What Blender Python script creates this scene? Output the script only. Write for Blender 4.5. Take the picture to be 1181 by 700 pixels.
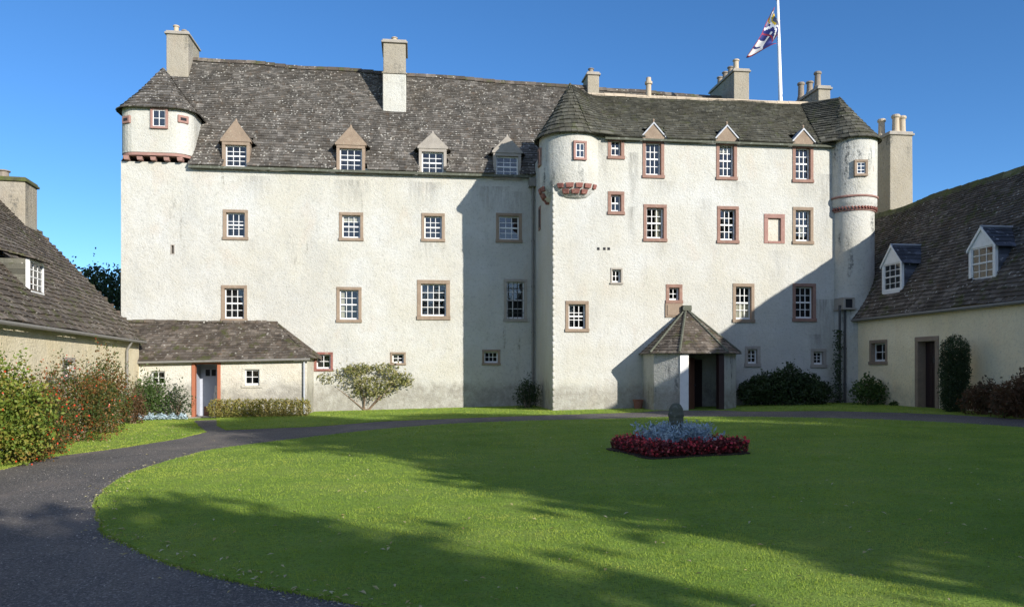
import bpy, math, random
import numpy as np
from mathutils import Vector, Matrix, noise
R = math.radians
rnd = random.Random(7)
for o in list(bpy.data.objects): bpy.data.objects.remove(o)
SC = bpy.context.scene
COL = SC.collection

# ------------------------------------------------------------------ camera, sky, sun, exposure
EYE = 1.65; FPX = 918.0; CX = 590.5; HY = 425.0; TILT = 0.022
cam_d = bpy.data.cameras.new('camera'); cam = bpy.data.objects.new('camera', cam_d); COL.objects.link(cam)
cam.location = (0, 0, EYE); cam.rotation_euler = (R(90), 0, 0)
cam_d.sensor_width = 36; cam_d.lens = 36*FPX/1181; cam_d.shift_y = (HY-350)/1181
cam_d.clip_start = 0.1; cam_d.clip_end = 3000
SC.camera = cam
SUN_AZ = 41.3; SUN_EL = 20.1            # azimuth measured from -Y (behind the camera) towards +X
w = bpy.data.worlds.new('World'); SC.world = w; w.use_nodes = True
nt = w.node_tree; bg = nt.nodes['Background']
sky = nt.nodes.new('ShaderNodeTexSky'); sky.sky_type = 'NISHITA'; sky.sun_disc = False
sky.sun_elevation = R(SUN_EL); sky.sun_rotation = R(180-SUN_AZ)
sky.altitude = 2500; sky.air_density = 1.0; sky.dust_density = 0.5; sky.ozone_density = 4.5
hs = nt.nodes.new('ShaderNodeHueSaturation'); hs.inputs['Saturation'].default_value = 1.12
nt.links.new(sky.outputs[0], hs.inputs['Color']); 
# patchy warm glow added to the sky behind the viewpoint as fill light
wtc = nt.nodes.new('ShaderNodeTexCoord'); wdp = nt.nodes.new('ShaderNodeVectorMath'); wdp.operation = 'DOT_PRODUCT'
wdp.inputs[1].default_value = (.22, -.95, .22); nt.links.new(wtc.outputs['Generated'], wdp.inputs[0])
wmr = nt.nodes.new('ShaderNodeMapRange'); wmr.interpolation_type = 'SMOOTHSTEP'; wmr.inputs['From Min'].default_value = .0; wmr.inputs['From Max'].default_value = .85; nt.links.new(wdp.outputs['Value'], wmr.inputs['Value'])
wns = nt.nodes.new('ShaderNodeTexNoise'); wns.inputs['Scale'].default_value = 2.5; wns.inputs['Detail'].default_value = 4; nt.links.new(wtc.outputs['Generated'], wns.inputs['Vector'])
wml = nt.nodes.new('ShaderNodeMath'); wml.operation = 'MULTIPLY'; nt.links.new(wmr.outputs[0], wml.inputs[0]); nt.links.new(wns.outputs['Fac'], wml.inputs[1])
wfill = nt.nodes.new('ShaderNodeMix'); wfill.data_type = 'RGBA'; wfill.blend_type = 'ADD'; wfill.inputs[7].default_value = (3.9, 3.5, 2.95, 1); wfill.clamp_result = False
nt.links.new(wml.outputs[0], wfill.inputs[0]); nt.links.new(hs.outputs[0], wfill.inputs[6]); nt.links.new(wfill.outputs[2], bg.inputs[0]); bg.inputs[1].default_value = 0.103
sl = bpy.data.lights.new('sun', 'SUN'); so = bpy.data.objects.new('sun', sl); COL.objects.link(so)
sl.energy = 3.75; sl.angle = R(0.53); sl.color = (1.0, 0.945, 0.86)
sdir = Vector((math.sin(R(SUN_AZ))*math.cos(R(SUN_EL)), -math.cos(R(SUN_AZ))*math.cos(R(SUN_EL)), math.sin(R(SUN_EL))))
so.rotation_euler = sdir.to_track_quat('Z', 'Y').to_euler(); so.location = (10, -10, 30)
SC.view_settings.view_transform = 'Standard'; SC.view_settings.look = 'None'
SC.view_settings.exposure = 0.88; SC.view_settings.gamma = 1.0

# ------------------------------------------------------------------ frames: a building's own axes
class Fr:
    def __init__(s, ox, oy, deg, oz=0.0):
        s.ox, s.oy, s.deg = ox, oy, deg; s.c, s.s = math.cos(R(deg)), math.sin(R(deg)); s.oz = oz
    def pix(s, px, py, y=0.0):
        a = (px-CX)/FPX
        x = (a*(s.oy+y*s.c)-s.ox+y*s.s)/(s.c-a*s.s)
        Z = s.oy+x*s.s+y*s.c
        return x, EYE+(HY-py)/FPX*Z
    def rect(s, x0, y0, x1, y1, y=0.0):
        ym = (y0+y1)/2; xm = (x0+x1)/2
        a, _ = s.pix(x0, ym, y); b, _ = s.pix(x1, ym, y)
        _, zt = s.pix(xm, y0, y); _, zb = s.pix(xm, y1, y)
        return a, b, zb, zt
    def world(s, x, y): return s.ox+x*s.c-y*s.s, s.oy+x*s.s+y*s.c
M = Fr(1.578, 30.5, 7.0)
_w = M.world(12.04, 0); RWF = Fr(_w[0], _w[1], -83.0)
LWF = Fr(-14.5, 30.94, 102.9)
def gz(X): return TILT*max(-15.0, min(16.0, X))
def gpt(px, py):
    a = (px-CX)/FPX; Z = EYE/((py-HY)/FPX+TILT*a); return a*Z, Z

# ------------------------------------------------------------------ objects
def tag(o, label=None, cat=None, group=None, kind=None):
    if label: o['label'] = label
    if cat: o['category'] = cat
    if group: o['group'] = group
    if kind: o['kind'] = kind
    return o
def empty(name, loc=(0, 0, 0), rz=0, label=None, cat=None, group=None):
    o = bpy.data.objects.new(name, None); COL.objects.link(o); o.location = loc
    o.rotation_euler = (0, 0, R(rz)); o.empty_display_size = .3
    return tag(o, label, cat, group)
class MB:
    def __init__(s): s.v = []; s.f = []; s.m = []
    def add(s, vs, fs, m=0):
        n = len(s.v); s.v += [tuple(v) for v in vs]; s.f += [tuple(i+n for i in f) for f in fs]; s.m += [m]*len(fs); return s
    def quad(s, a, b, c, d, m=0): return s.add([a, b, c, d], [(0, 1, 2, 3)], m)
    def box(s, x0, x1, y0, y1, z0, z1, m=0, rot=None, c=None):
        vs = [(x, y, z) for z in (z0, z1) for y in (y0, y1) for x in (x0, x1)]
        if rot is not None:
            cc = Vector(c); vs = [tuple(cc+rot@(Vector(v)-cc)) for v in vs]
        return s.add(vs, [(0, 2, 3, 1), (4, 5, 7, 6), (0, 1, 5, 4), (2, 6, 7, 3), (0, 4, 6, 2), (1, 3, 7, 5)], m)
    def prism(s, poly, y0, y1, m=0):          # poly in (x,z), extruded along y
        n = len(poly); vs = [(p[0], y0, p[1]) for p in poly]+[(p[0], y1, p[1]) for p in poly]
        return s.add(vs, [tuple(range(n)), tuple(range(2*n-1, n-1, -1))]+[(i, (i+n), (i+1) % n+n, (i+1) % n) for i in range(n)], m)
    def hprism(s, poly, z0, z1, m=0):         # poly in (x,y), extruded up
        n = len(poly); vs = [(p[0], p[1], z0) for p in poly]+[(p[0], p[1], z1) for p in poly]
        return s.add(vs, [tuple(range(n-1, -1, -1)), tuple(range(n, 2*n))]+[(i, (i+1) % n, (i+1) % n+n, i+n) for i in range(n)], m)
    def tube(s, pts, rad, n=6, m=0, cap=True):
        pts = [Vector(p) for p in pts]; rad = rad if hasattr(rad, '__len__') else [rad]*len(pts)
        vs = []; fs = []
        for i, p in enumerate(pts):
            d = (pts[min(i+1, len(pts)-1)]-pts[max(i-1, 0)]).normalized()
            a = d.orthogonal().normalized() if abs(d.z) > .9 else d.cross(Vector((0, 0, 1))).normalized()
            if abs(d.z) > .9: a = (Vector((1, 0, 0))-d*d.x).normalized()
            b = d.cross(a)
            for k in range(n):
                t = 2*math.pi*k/n; vs.append(tuple(p+(a*math.cos(t)+b*math.sin(t))*rad[i]))
        for i in range(len(pts)-1):
            for k in range(n):
                fs.append((i*n+k, i*n+(k+1) % n, (i+1)*n+(k+1) % n, (i+1)*n+k))
        if cap: fs.append(tuple(range(n-1, -1, -1))); fs.append(tuple(range((len(pts)-1)*n, len(pts)*n)))
        return s.add(vs, fs, m)
    def lathe(s, prof, cx, cy, n=24, m=0, a0=0, a1=360):   # prof [(r,z)]
        vs = []; full = (a1-a0) == 360; k = n if full else n+1
        for r, z in prof:
            for i in range(k):
                t = R(a0+(a1-a0)*i/n); vs.append((cx+r*math.cos(t), cy+r*math.sin(t), z))
        fs = []
        for j in range(len(prof)-1):
            for i in range(n):
                i2 = (i+1) % k; fs.append((j*k+i, j*k+i2, (j+1)*k+i2, (j+1)*k+i))
        return s.add(vs, fs, m)
    def build(s, name, mat, parent=None, smooth=False, bevel=0.0, label=None):
        me = bpy.data.meshes.new(name); me.from_pydata(s.v, [], s.f)
        mats = mat if isinstance(mat, (list, tuple)) else [mat]
        for m_ in mats: me.materials.append(m_)
        if len(mats) > 1: me.polygons.foreach_set('material_index', s.m)
        if smooth: me.polygons.foreach_set('use_smooth', [True]*len(s.f))
        me.update()
        o = bpy.data.objects.new(name, me); COL.objects.link(o)
        if parent: o.parent = parent
        if bevel > 0:
            b = o.modifiers.new('bevel', 'BEVEL'); b.width = bevel; b.segments = 2; b.limit_method = 'ANGLE'
        if label: o['label'] = label
        return o
def wallgrid(mb, x0, x1, z0, z1, y, holes, ztop=None, zbot=None):
    xs = sorted({x0, x1}|{h[i] for h in holes for i in (0, 1) if x0 < h[i] < x1})
    zs = sorted({z0, z1}|{h[i] for h in holes for i in (2, 3) if z0 < h[i] < z1})
    for i in range(len(xs)-1):
        for j in range(len(zs)-1):
            xm = (xs[i]+xs[i+1])/2; zm = (zs[j]+zs[j+1])/2
            if any(h[0] < xm < h[1] and h[2] < zm < h[3] for h in holes): continue
            mb.quad((xs[i], y, zs[j]), (xs[i+1], y, zs[j]), (xs[i+1], y, zs[j+1]), (xs[i], y, zs[j+1]))

# ------------------------------------------------------------------ materials
class NT:
    def __init__(s, name):
        s.m = bpy.data.materials.new(name); s.m.use_nodes = True; s.t = s.m.node_tree
        s.b = s.t.nodes['Principled BSDF']; s.out = s.t.nodes['Material Output']
    def n(s, typ, **kw):
        x = s.t.nodes.new('ShaderNode'+typ)
        for k, v in kw.items():
            if k in x.inputs.keys(): x.inputs[k].default_value = v
            else: setattr(x, k, v)
        return x
    def l(s, a, b): s.t.links.new(a, b)
    def coord(s, scale=(1, 1, 1), kind='Object'):
        tc = s.n('TexCoord'); mp = s.n('Mapping'); s.l(tc.outputs[kind], mp.inputs[0]); mp.inputs['Scale'].default_value = scale
        return mp.outputs[0]
    def noise(s, vec, scale, detail=4, rough=.55):
        x = s.n('TexNoise'); x.inputs['Scale'].default_value = scale; x.inputs['Detail'].default_value = detail
        x.inputs['Roughness'].default_value = rough; s.l(vec, x.inputs['Vector']); return x.outputs['Fac']
    def voro(s, vec, scale, out='Distance', **kw):
        x = s.n('TexVoronoi', **kw); x.inputs['Scale'].default_value = scale; s.l(vec, x.inputs['Vector']); return x.outputs[out]
    def ramp(s, fac, stops, interp='LINEAR'):
        x = s.n('ValToRGB'); s.l(fac, x.inputs[0]); cr = x.color_ramp; cr.interpolation = interp
        while len(cr.elements) < len(stops): cr.elements.new(.5)
        for e, (p, c) in zip(cr.elements, stops):
            e.position = p; e.color = (c, c, c, 1) if isinstance(c, (int, float)) else (*c, 1)
        return x.outputs[0]
    def mix(s, fac, a, b, typ='MIX'):
        x = s.n('Mix', data_type='RGBA', blend_type=typ)
        for v, i in ((fac, 0), (a, 6), (b, 7)):
            if isinstance(v, (int, float)): x.inputs[i].default_value = v
            elif isinstance(v, tuple): x.inputs[i].default_value = (*v, 1)
            else: s.l(v, x.inputs[i])
        return x.outputs[2]
    def math(s, op, a, b=None, clamp=False):
        x = s.n('Math', operation=op); x.use_clamp = clamp
        for i, v in enumerate((a, b)):
            if v is None: continue
            if isinstance(v, (int, float)): x.inputs[i].default_value = v
            else: s.l(v, x.inputs[i])
        return x.outputs[0]
    def bump(s, h, strength=.5, dist=.02, prev=None):
        x = s.n('Bump'); x.inputs['Strength'].default_value = strength; x.inputs['Distance'].default_value = dist
        s.l(h, x.inputs['Height'])
        if prev is not None: s.l(prev, x.inputs['Normal'])
        return x.outputs[0]
    def fin(s, col, rough=.85, normal=None, spec=.3):
        if isinstance(col, tuple): s.b.inputs['Base Color'].default_value = (*col, 1)
        else: s.l(col, s.b.inputs['Base Color'])
        if isinstance(rough, (int, float)): s.b.inputs['Roughness'].default_value = rough
        else: s.l(rough, s.b.inputs['Roughness'])
        s.b.inputs['Specular IOR Level'].default_value = spec
        if normal is not None: s.l(normal, s.b.inputs['Normal'])
        return s.m
def sep_z(t, vec):
    x = t.n('SeparateXYZ'); t.l(vec, x.inputs[0]); return x.outputs

def harl(name, base, stain=(.24, .23, .20), dirt=.9, amount=.5, streak=.62, drips=()):
    t = NT(name); v = t.coord()
    warm = tuple(c*k for c, k in zip(base, (.93, .90, .83)))
    col = t.mix(t.ramp(t.noise(v, .55, 5, .6), [(.35, 0), (.62, 1)]), base, warm)
    col = t.mix(t.math('MULTIPLY', t.ramp(t.noise(t.coord((1, 1, .5)), .33, 6, .7), [(.50, 0), (.62, 1)]), .5), col, tuple(c*k for c, k in zip(base, (.80, .80, .80))))
    col = t.mix(t.math('MULTIPLY', t.ramp(t.noise(v, 2.3, 6, .65), [(.5, 0), (.75, 1)]), .35), col, tuple(c*k for c, k in zip(base, (.86, .80, .72))))
    # pinkish and grey weather blooms
    col = t.mix(t.math('MULTIPLY', t.ramp(t.noise(t.coord((1.3, 1.3, .7)), .8, 3), [(.60, 0), (.72, 1)]), .22), col, (base[0]*.92, base[1]*.74, base[2]*.62))
    # small dark pits of the roughcast
    pit = t.ramp(t.noise(v, 11, 5, .8), [(.36, 1), (.47, 0)])
    col = t.mix(t.math('MULTIPLY', pit, .42), col, tuple(c*.45 for c in base))
    # vertical run-off streaks, broken up by a blotch mask
    st = t.ramp(t.noise(t.coord((3.2, 3.2, .42)), 1.0, 7, .68), [(streak, 0), (streak+.12, 1)])
    msk = t.ramp(t.noise(v, .38, 4, .6), [(.48, 0), (.62, 1)])
    fine = t.ramp(t.noise(v, 9, 5, .7), [(.40, 0), (.60, 1)])
    st = t.math('MULTIPLY', t.math('MULTIPLY', st, msk), fine)
    col = t.mix(t.math('MULTIPLY', st, amount*1.6, True), col, stain)
    # run-off marks below sills and from leaking eaves: x, half width, top, bottom, strength
    if drips:
        xyz = sep_z(t, v); tot = None; run = t.ramp(t.noise(t.coord((7, 7, .9)), 1.0, 6, .7), [(.36, 0), (.58, 1)])
        for (dx, hw, zt, zb_, k) in drips:
            a = t.math('SUBTRACT', 1.0, t.math('DIVIDE', t.math('ABSOLUTE', t.math('SUBTRACT', xyz[0], dx)), hw), True)
            b_ = t.math('DIVIDE', t.math('SUBTRACT', xyz[2], zb_), zt-zb_, True); c_ = t.math('LESS_THAN', xyz[2], zt+.02)
            a = t.math('MULTIPLY', t.math('MULTIPLY', t.math('POWER', a, .6), b_), t.math('MULTIPLY', c_, k))
            tot = a if tot is None else t.math('MAXIMUM', tot, a)
        col = t.mix(t.math('MULTIPLY', tot, run, True), col, (.20, .195, .175))
    # splash dirt and algae at the foot of the wall
    z = sep_z(t, v)[2]
    edge = t.math('ADD', z, t.math('MULTIPLY', t.noise(v, 1.4, 6, .7), -1.5))
    ft = t.ramp(edge, [(0.0, 1), (.45, .0)])
    fine2 = t.ramp(t.noise(v, 4, 7, .75), [(.34, .35), (.6, 1)])
    col = t.mix(t.math('MULTIPLY', t.math('MULTIPLY', ft, fine2), dirt, True), col, (.25, .235, .20))
    h = t.math('ADD', t.noise(v, 12, 6, .75), t.math('MULTIPLY', t.voro(v, 17), .45))
    nb = t.bump(h, .7, .032); nb = t.bump(t.noise(v, 1.1, 3), .5, .12, nb)
    return t.fin(col, .92, nb, .15)
def slate(name, dark, light, lichen=(.52, .50, .44), lich=.5, moss=(.10, .12, .035), mossf=.0, rust=.15, lscale=7.0):
    t = NT(name); v = t.coord(); g = t.n('NewGeometry'); r = g.outputs['Random Per Island']
    col = t.ramp(r, [(0, dark), (.45, tuple((a+b)/2 for a, b in zip(dark, light))), (.8, light), (1, tuple(c*1.35 for c in light))])
    col = t.mix(t.math('MULTIPLY', t.ramp(t.noise(v, 1.1, 6, .65), [(.42, 0), (.66, 1)]), .65), col, tuple(c*k for c, k in zip(dark, (.95, .85, .72))))
    col = t.mix(t.math('MULTIPLY', t.ramp(t.noise(v, 5, 5, .7), [(.55, 0), (.70, 1)]), rust), col, (.20, .115, .055))
    col = t.mix(t.math('MULTIPLY', t.ramp(t.noise(t.coord((1.6, 1.6, .45)), 1.0, 6, .7), [(.48, 0), (.62, 1)]), .55), col, tuple(c*.55 for c in dark))
    # lichen: pale crusts of uneven size, thicker where a slow mask says so
    vd = t.math('ADD', t.voro(v, lscale*1.15), t.math('MULTIPLY', t.noise(v, lscale*2.2, 3, .7), .55))
    li = t.ramp(vd, [(.37+.16*lich, 1), (.43+.16*lich, 0)])
    li = t.math('MULTIPLY', li, t.ramp(t.noise(v, 2.6, 5, .75), [(.56-.20*lich, .10), (.64-.16*lich, 1)]))
    lm = t.ramp(t.noise(v, .6, 4, .6), [(.35, .45), (.55, 1)])
    r2 = t.ramp(t.math('FRACT', t.math('MULTIPLY', r, 17.3)), [(.2, .35), (.6, 1)])
    col = t.mix(t.math('MULTIPLY', t.math('MULTIPLY', li, lm), r2, True), col, lichen)
    if mossf > 0:
        mo = t.ramp(t.noise(v, 2.2, 6, .7), [(.60-.18*mossf, 0), (.70-.18*mossf, 1)])
        col = t.mix(mo, col, moss)
    nb = t.bump(t.noise(v, 22, 5, .7), .6, .02)
    return t.fin(col, .82, nb, .25)
def stone(name, base, var=.5, spot=(.42, .38, .28), sp=.25):
    t = NT(name); v = t.coord()
    g = t.n('NewGeometry')
    col = t.mix(t.math('MULTIPLY', t.ramp(t.noise(v, 3.0, 6, .65), [(.35, 0), (.65, 1)]), var), base, tuple(c*.55 for c in base))
    col = t.mix(t.math('MULTIPLY', t.ramp(t.noise(v, 8, 5, .7), [(.56, 0), (.64, 1)]), sp), col, spot)
    col = t.mix(t.math('MULTIPLY', g.outputs['Random Per Island'], .35), col, tuple(c*1.3 for c in base))
    return t.fin(col, .9, t.bump(t.noise(v, 16, 6, .7), .6, .02), .2)
def paint(name, base, rough=.45, dirty=.25):
    t = NT(name); v = t.coord()
    col = t.mix(t.math('MULTIPLY', t.ramp(t.noise(v, 7, 5, .7), [(.45, 0), (.7, 1)]), dirty), base, tuple(c*.55 for c in base))
    return t.fin(col, rough, t.bump(t.noise(v, 40, 2), .1, .005), .4)
def leafmat(name, cols, trans=.35, rough=.55):
    t = NT(name); g = t.n('NewGeometry'); v = t.coord()
    f = t.math('ADD', t.math('MULTIPLY', g.outputs['Random Per Island'], .6), t.math('MULTIPLY', t.math('SUBTRACT', t.noise(v, 1.6, 3), .3), 1.0))
    n = len(cols); c = t.ramp(f, [(i/(n-1), cols[i]) for i in range(n)])
    t.fin(c, rough, None, .35)
    tr = t.n('BsdfTranslucent'); t.l(c, tr.inputs['Color']); mx = t.n('MixShader'); mx.inputs[0].default_value = trans
    t.l(t.b.outputs[0], mx.inputs[1]); t.l(tr.outputs[0], mx.inputs[2]); t.l(mx.outputs[0], t.out.inputs[0])
    return t.m

MT = {}
DRIPS = [(-11.95, .75, 9.75, 8.6, .55), (-7.9, .8, 9.7, 8.5, .7), (-4.75, .75, 9.7, 8.4, .75), (-1.95, .9, 9.6, 7.9, .7), (-11.9, .6, 7.1, 6.2, .3), (-4.8, .6, 7.1, 6.0, .4), (-4.4, .9, 4.05, 3.0, .3),
    (3.15, .22, 10.0, 7.6, 1.0), (3.1, .18, 7.9, 6.4, .8), (4.3, .6, 8.95, 8.2, .5), (4.4, .6, 6.5, 5.9, .4), (7.35, .6, 9.0, 8.2, .5), (10.4, .6, 9.0, 8.1, .5), (.9, .8, 10.6, 8.6, .5), (1.95, .3, 10.4, 8.6, .6),
    (6.0, .4, 8.3, 6.0, .3), (9.1, .5, 6.3, 4.6, .35), (11.1, .5, 9.4, 5.2, .6), (11.0, .5, 4.4, 2.2, .8), (10.7, .4, 3.0, 1.8, .8), (1.4, .5, 4.0, 2.6, .25), (-.9, .8, 9.4, 6.0, .45)]
MT['harl_white'] = harl('white_harling', (.505, .505, .470), amount=.8, streak=.58, drips=DRIPS)
MT['harl_tower'] = harl('weathered_harling', (.505, .505, .47), stain=(.12, .125, .12), amount=1.0, streak=.50)
MT['harl_cream'] = harl('cream_harling', (.68, .61, .45), amount=.2, streak=.64, dirt=.5)
MT['harl_cream_right'] = harl('shade_lifted_cream_harling', (.90, .78, .54), amount=.2, streak=.64, dirt=.5)  # the cottage cream, colour raised to make up for this wing's shaded wall
MT['harl_lean'] = harl('lean_to_limewash', (.57, .55, .485), amount=.35, streak=.6)
MT['harl_grey'] = harl('grey_harling', (.34, .31, .255), stain=(.12, .115, .10), amount=1.0, streak=.48)
MT['slate_main'] = slate('stone_slate_grey', (.072, .066, .057), (.150, .138, .121), lich=.75, lscale=6.0, rust=.35)
MT['slate_right'] = slate('stone_slate_olive', (.060, .060, .048), (.115, .112, .088), lich=.25, mossf=.25, moss=(.085, .09, .05), rust=.1)
MT['slate_wing'] = slate('stone_slate_brown', (.070, .058, .047), (.150, .128, .105), lich=.5, mossf=.3, moss=(.075, .080, .03), rust=.4, lscale=5)
MT['slate_dark'] = slate('blue_slate', (.045, .052, .066), (.085, .095, .12), lich=.5, lichen=(.45, .47, .5), rust=0, lscale=5)
MT['moss'] = slate('mossy_ridge', (.07, .072, .035), (.12, .12, .06), lich=.2, mossf=.5, moss=(.09, .105, .03))
MT['stone_brown'] = stone('brown_sandstone', (.27, .205, .15))
MT['stone_grey'] = stone('grey_sandstone', (.33, .30, .26))
MT['stone_red'] = stone('red_sandstone', (.265, .160, .125))
MT['stone_pink'] = stone('pink_corbel_stone', (.31, .18, .15), var=.4)
MT['stone_redder'] = stone('red_corbel_stone', (.27, .115, .095), var=.8, sp=.4)
MT['stone_dark'] = stone('lichened_dark_stone', (.10, .105, .08), spot=(.36, .38, .33), sp=.5)
MT['pot'] = stone('clay_chimney_pot', (.46, .38, .28), var=.5)
MT['pot_dark'] = stone('sooty_chimney_pot', (.25, .21, .17), var=.7)
MT['white'] = paint('white_paint', (.72, .72, .70))
MT['red_paint'] = paint('red_oxide_paint', (.36, .125, .065), .6)
MT['brown_paint'] = paint('brown_door_paint', (.17, .075, .045), .5)
MT['dark_paint'] = paint('dark_door_paint', (.035, .02, .02), .4)
MT['grey_paint'] = paint('pale_grey_paint', (.42, .44, .50), .6)
MT['lead'] = paint('lead_sheet', (.36, .38, .41), .5, .4)
MT['iron'] = paint('iron_pipe', (.06, .06, .058), .5, .4)
MT['pipe_grey'] = paint('weathered_grey_pipe', (.20, .19, .17), .6, .5)
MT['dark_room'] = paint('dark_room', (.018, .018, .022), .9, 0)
MT['blind'] = paint('linen_blind', (.55, .50, .40), .9, .3)
MT['pole_white'] = paint('white_flagpole_paint', (.82, .82, .82), .35, .1)
MT['terracotta'] = stone('old_terracotta', (.22, .10, .07))
# old glass: clear but reflective, each pane slightly out of true
t = NT('old_window_glass'); lw = t.n('LayerWeight'); lw.inputs['Blend'].default_value = .28
gl = t.n('BsdfGlossy'); gl.inputs['Roughness'].default_value = .03; trn = t.n('BsdfTransparent'); trn.inputs['Color'].default_value = (.82, .86, .86, 1)
mx = t.n('MixShader'); fr = t.math('ADD', t.math('MULTIPLY', lw.outputs['Fresnel'], 1.0), .05, True)
t.l(fr, mx.inputs[0]); t.l(trn.outputs[0], mx.inputs[1]); t.l(gl.outputs[0], mx.inputs[2]); t.l(mx.outputs[0], t.out.inputs[0])
t.l(t.bump(t.noise(t.coord(), 3, 2), .12, .02), gl.inputs['Normal'])
MT['glass'] = t.m
# bark
t = NT('bark'); v = t.coord((1, 1, .2)); MT['bark'] = t.fin(t.ramp(t.noise(v, 20, 6), [(.3, (.05, .04, .03)), (.7, (.15, .12, .09))]), .9, t.bump(t.noise(v, 25, 5), .7, .02))
t = NT('twig'); v = t.coord(); MT['twig'] = t.fin(t.ramp(t.noise(v, 6, 3), [(.3, (.13, .09, .06)), (.7, (.26, .19, .13))]), .85)
# ground
t = NT('grass_turf'); v = t.coord()
c = t.ramp(t.noise(v, .5, 6, .6), [(.3, (.15, .25, .04)), (.5, (.21, .32, .055)), (.72, (.28, .35, .08))])
c = t.mix(t.math('MULTIPLY', t.ramp(t.noise(v, 9, 5, .7), [(.5, 0), (.72, 1)]), .5), c, (.20, .21, .07))
c = t.mix(t.math('MULTIPLY', t.ramp(t.noise(v, 30, 4, .7), [(.35, 1), (.5, 0)]), .6), c, (.05, .08, .018))
MT['turf'] = t.fin(c, .95, t.bump(t.noise(v, 45, 4, .7), .8, .03), .1)
t = NT('grass_blades'); g = t.n('NewGeometry'); v = t.coord()
base = t.ramp(t.math('ADD', t.noise(v, .45, 6, .7), t.math('MULTIPLY', t.math('SUBTRACT', t.noise(t.coord((.25, 2.0, 1)), 1.0, 3), .5), .35)), [(.36, (.215, .335, .040)), (.50, (.325, .440, .055)), (.64, (.43, .49, .085))])
c = t.mix(t.math('MULTIPLY', t.ramp(g.outputs['Random Per Island'], [(.55, 0), (1, 1)]), .45), base, (.34, .36, .13))
c = t.mix(t.math('MULTIPLY', t.ramp(t.noise(v, 14, 4, .8), [(.36, 1), (.46, 0)]), .6), c, (.10, .15, .02)); c = t.mix(t.math('MULTIPLY', t.ramp(t.noise(v, 3.5, 4, .7), [(.35, 1), (.55, 0)]), .35), c, (.15, .22, .030))
t.fin(c, .55, None, .25); tr = t.n('BsdfTranslucent'); t.l(c, tr.inputs['Color']); mx = t.n('MixShader'); mx.inputs[0].default_value = .4
t.l(t.b.outputs[0], mx.inputs[1]); t.l(tr.outputs[0], mx.inputs[2]); t.l(mx.outputs[0], t.out.inputs[0])
MT['blades'] = t.m
t = NT('asphalt_and_grit'); v = t.coord()
c = t.ramp(t.noise(v, .35, 6, .65), [(.35, (.078, .073, .068)), (.52, (.110, .101, .092)), (.66, (.175, .150, .125))])
c = t.mix(t.ramp(t.noise(v, 38, 4, .8), [(.52, 0), (.64, 1)]), c, (.34, .31, .275)); c = t.mix(t.ramp(t.noise(v, 30, 4, .8), [(.36, 1), (.46, 0)]), c, (.045, .043, .042)); c = t.mix(t.math('MULTIPLY', t.ramp(t.noise(t.coord((.9, .35, 1)), 1.0, 6, .7), [(.52, 0), (.66, 1)]), .5), c, (.22, .185, .155))
c = t.mix(t.ramp(t.voro(v, 70), [(.0, 1), (.22, 0)]), c, (.035, .034, .034))
nb = t.bump(t.math('ADD', t.voro(v, 60), t.noise(v, 25, 5, .7)), .9, .012)
MT['asphalt'] = t.fin(c, .85, nb, .3)
t = NT('grit'); g = t.n('NewGeometry'); MT['grit'] = t.fin(t.ramp(g.outputs['Random Per Island'], [(0, (.08, .075, .07)), (.6, (.24, .21, .18)), (1, (.48, .44, .38))]), .85)
t = NT('soil'); v = t.coord(); MT['soil'] = t.fin(t.ramp(t.noise(v, 12, 6, .7), [(.3, (.02, .014, .009)), (.7, (.06, .042, .028))]), .95, t.bump(t.noise(v, 20, 5), 1, .04))
# foliage
MT['leaf_rust'] = leafmat('rusty_green_leaves', [(.030, .065, .016), (.055, .100, .022), (.105, .115, .028), (.21, .105, .030), (.24, .065, .026)])
MT['leaf_mixed'] = leafmat('yellow_green_leaves', [(0.070, 0.124, 0.022), (0.132, 0.202, 0.028), (0.248, 0.264, 0.046), (0.310, 0.186, 0.046)])
MT['leaf_green'] = leafmat('mid_green_leaves', [(0.034, 0.070, 0.019), (0.070, 0.124, 0.028), (0.124, 0.163, 0.046)])
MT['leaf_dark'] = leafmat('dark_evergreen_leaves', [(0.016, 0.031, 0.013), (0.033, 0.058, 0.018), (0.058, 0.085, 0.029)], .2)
MT['leaf_hedge'] = leafmat('yellow_hedge_leaves', [(0.093, 0.132, 0.028), (0.186, 0.194, 0.043), (0.341, 0.279, 0.085), (0.465, 0.388, 0.155)])
MT['leaf_vib'] = leafmat('pale_olive_leaves', [(.09, .12, .03), (.19, .20, .06), (.34, .32, .13), (.46, .40, .22)])
MT['leaf_red'] = leafmat('brown_red_leaves', [(.06, .055, .022), (.10, .060, .030), (.15, .075, .035), (.09, .085, .03)])
MT['leaf_tree'] = leafmat('tree_leaves', [(.05, .08, .025), (.09, .11, .035), (.14, .13, .045)], .45)
MT['leaf_silver'] = leafmat('silver_leaves', [(.26, .36, .42), (.38, .48, .54), (.52, .60, .62)], .15)
MT['leaf_burgundy'] = leafmat('burgundy_leaves', [(.09, .018, .020), (.16, .03, .03), (.22, .06, .05)], .25)
MT['petal_red'] = leafmat('red_petals', [(.50, .03, .045), (.70, .06, .08), (.78, .30, .28)], .3)
MT['berry'] = leafmat('red_berries', [(.40, .03, .01), (.55, .06, .02)], .0, .3)
MT['leaf_fallen'] = leafmat('fallen_leaves', [(.30, .20, .07), (.48, .40, .16), (.60, .54, .34), (.36, .16, .06)], .2)
MT['f_blue'] = paint('flag_blue', (.02, .03, .16), .8); MT['f_white'] = paint('flag_white', (.8, .8, .8), .8)
MT['f_yel'] = paint('flag_yellow', (.85, .55, .03), .8); MT['f_red'] = paint('flag_maroon', (.28, .03, .06), .8); MT['f_grey'] = paint('flag_grey', (.16, .16, .22), .8)

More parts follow.
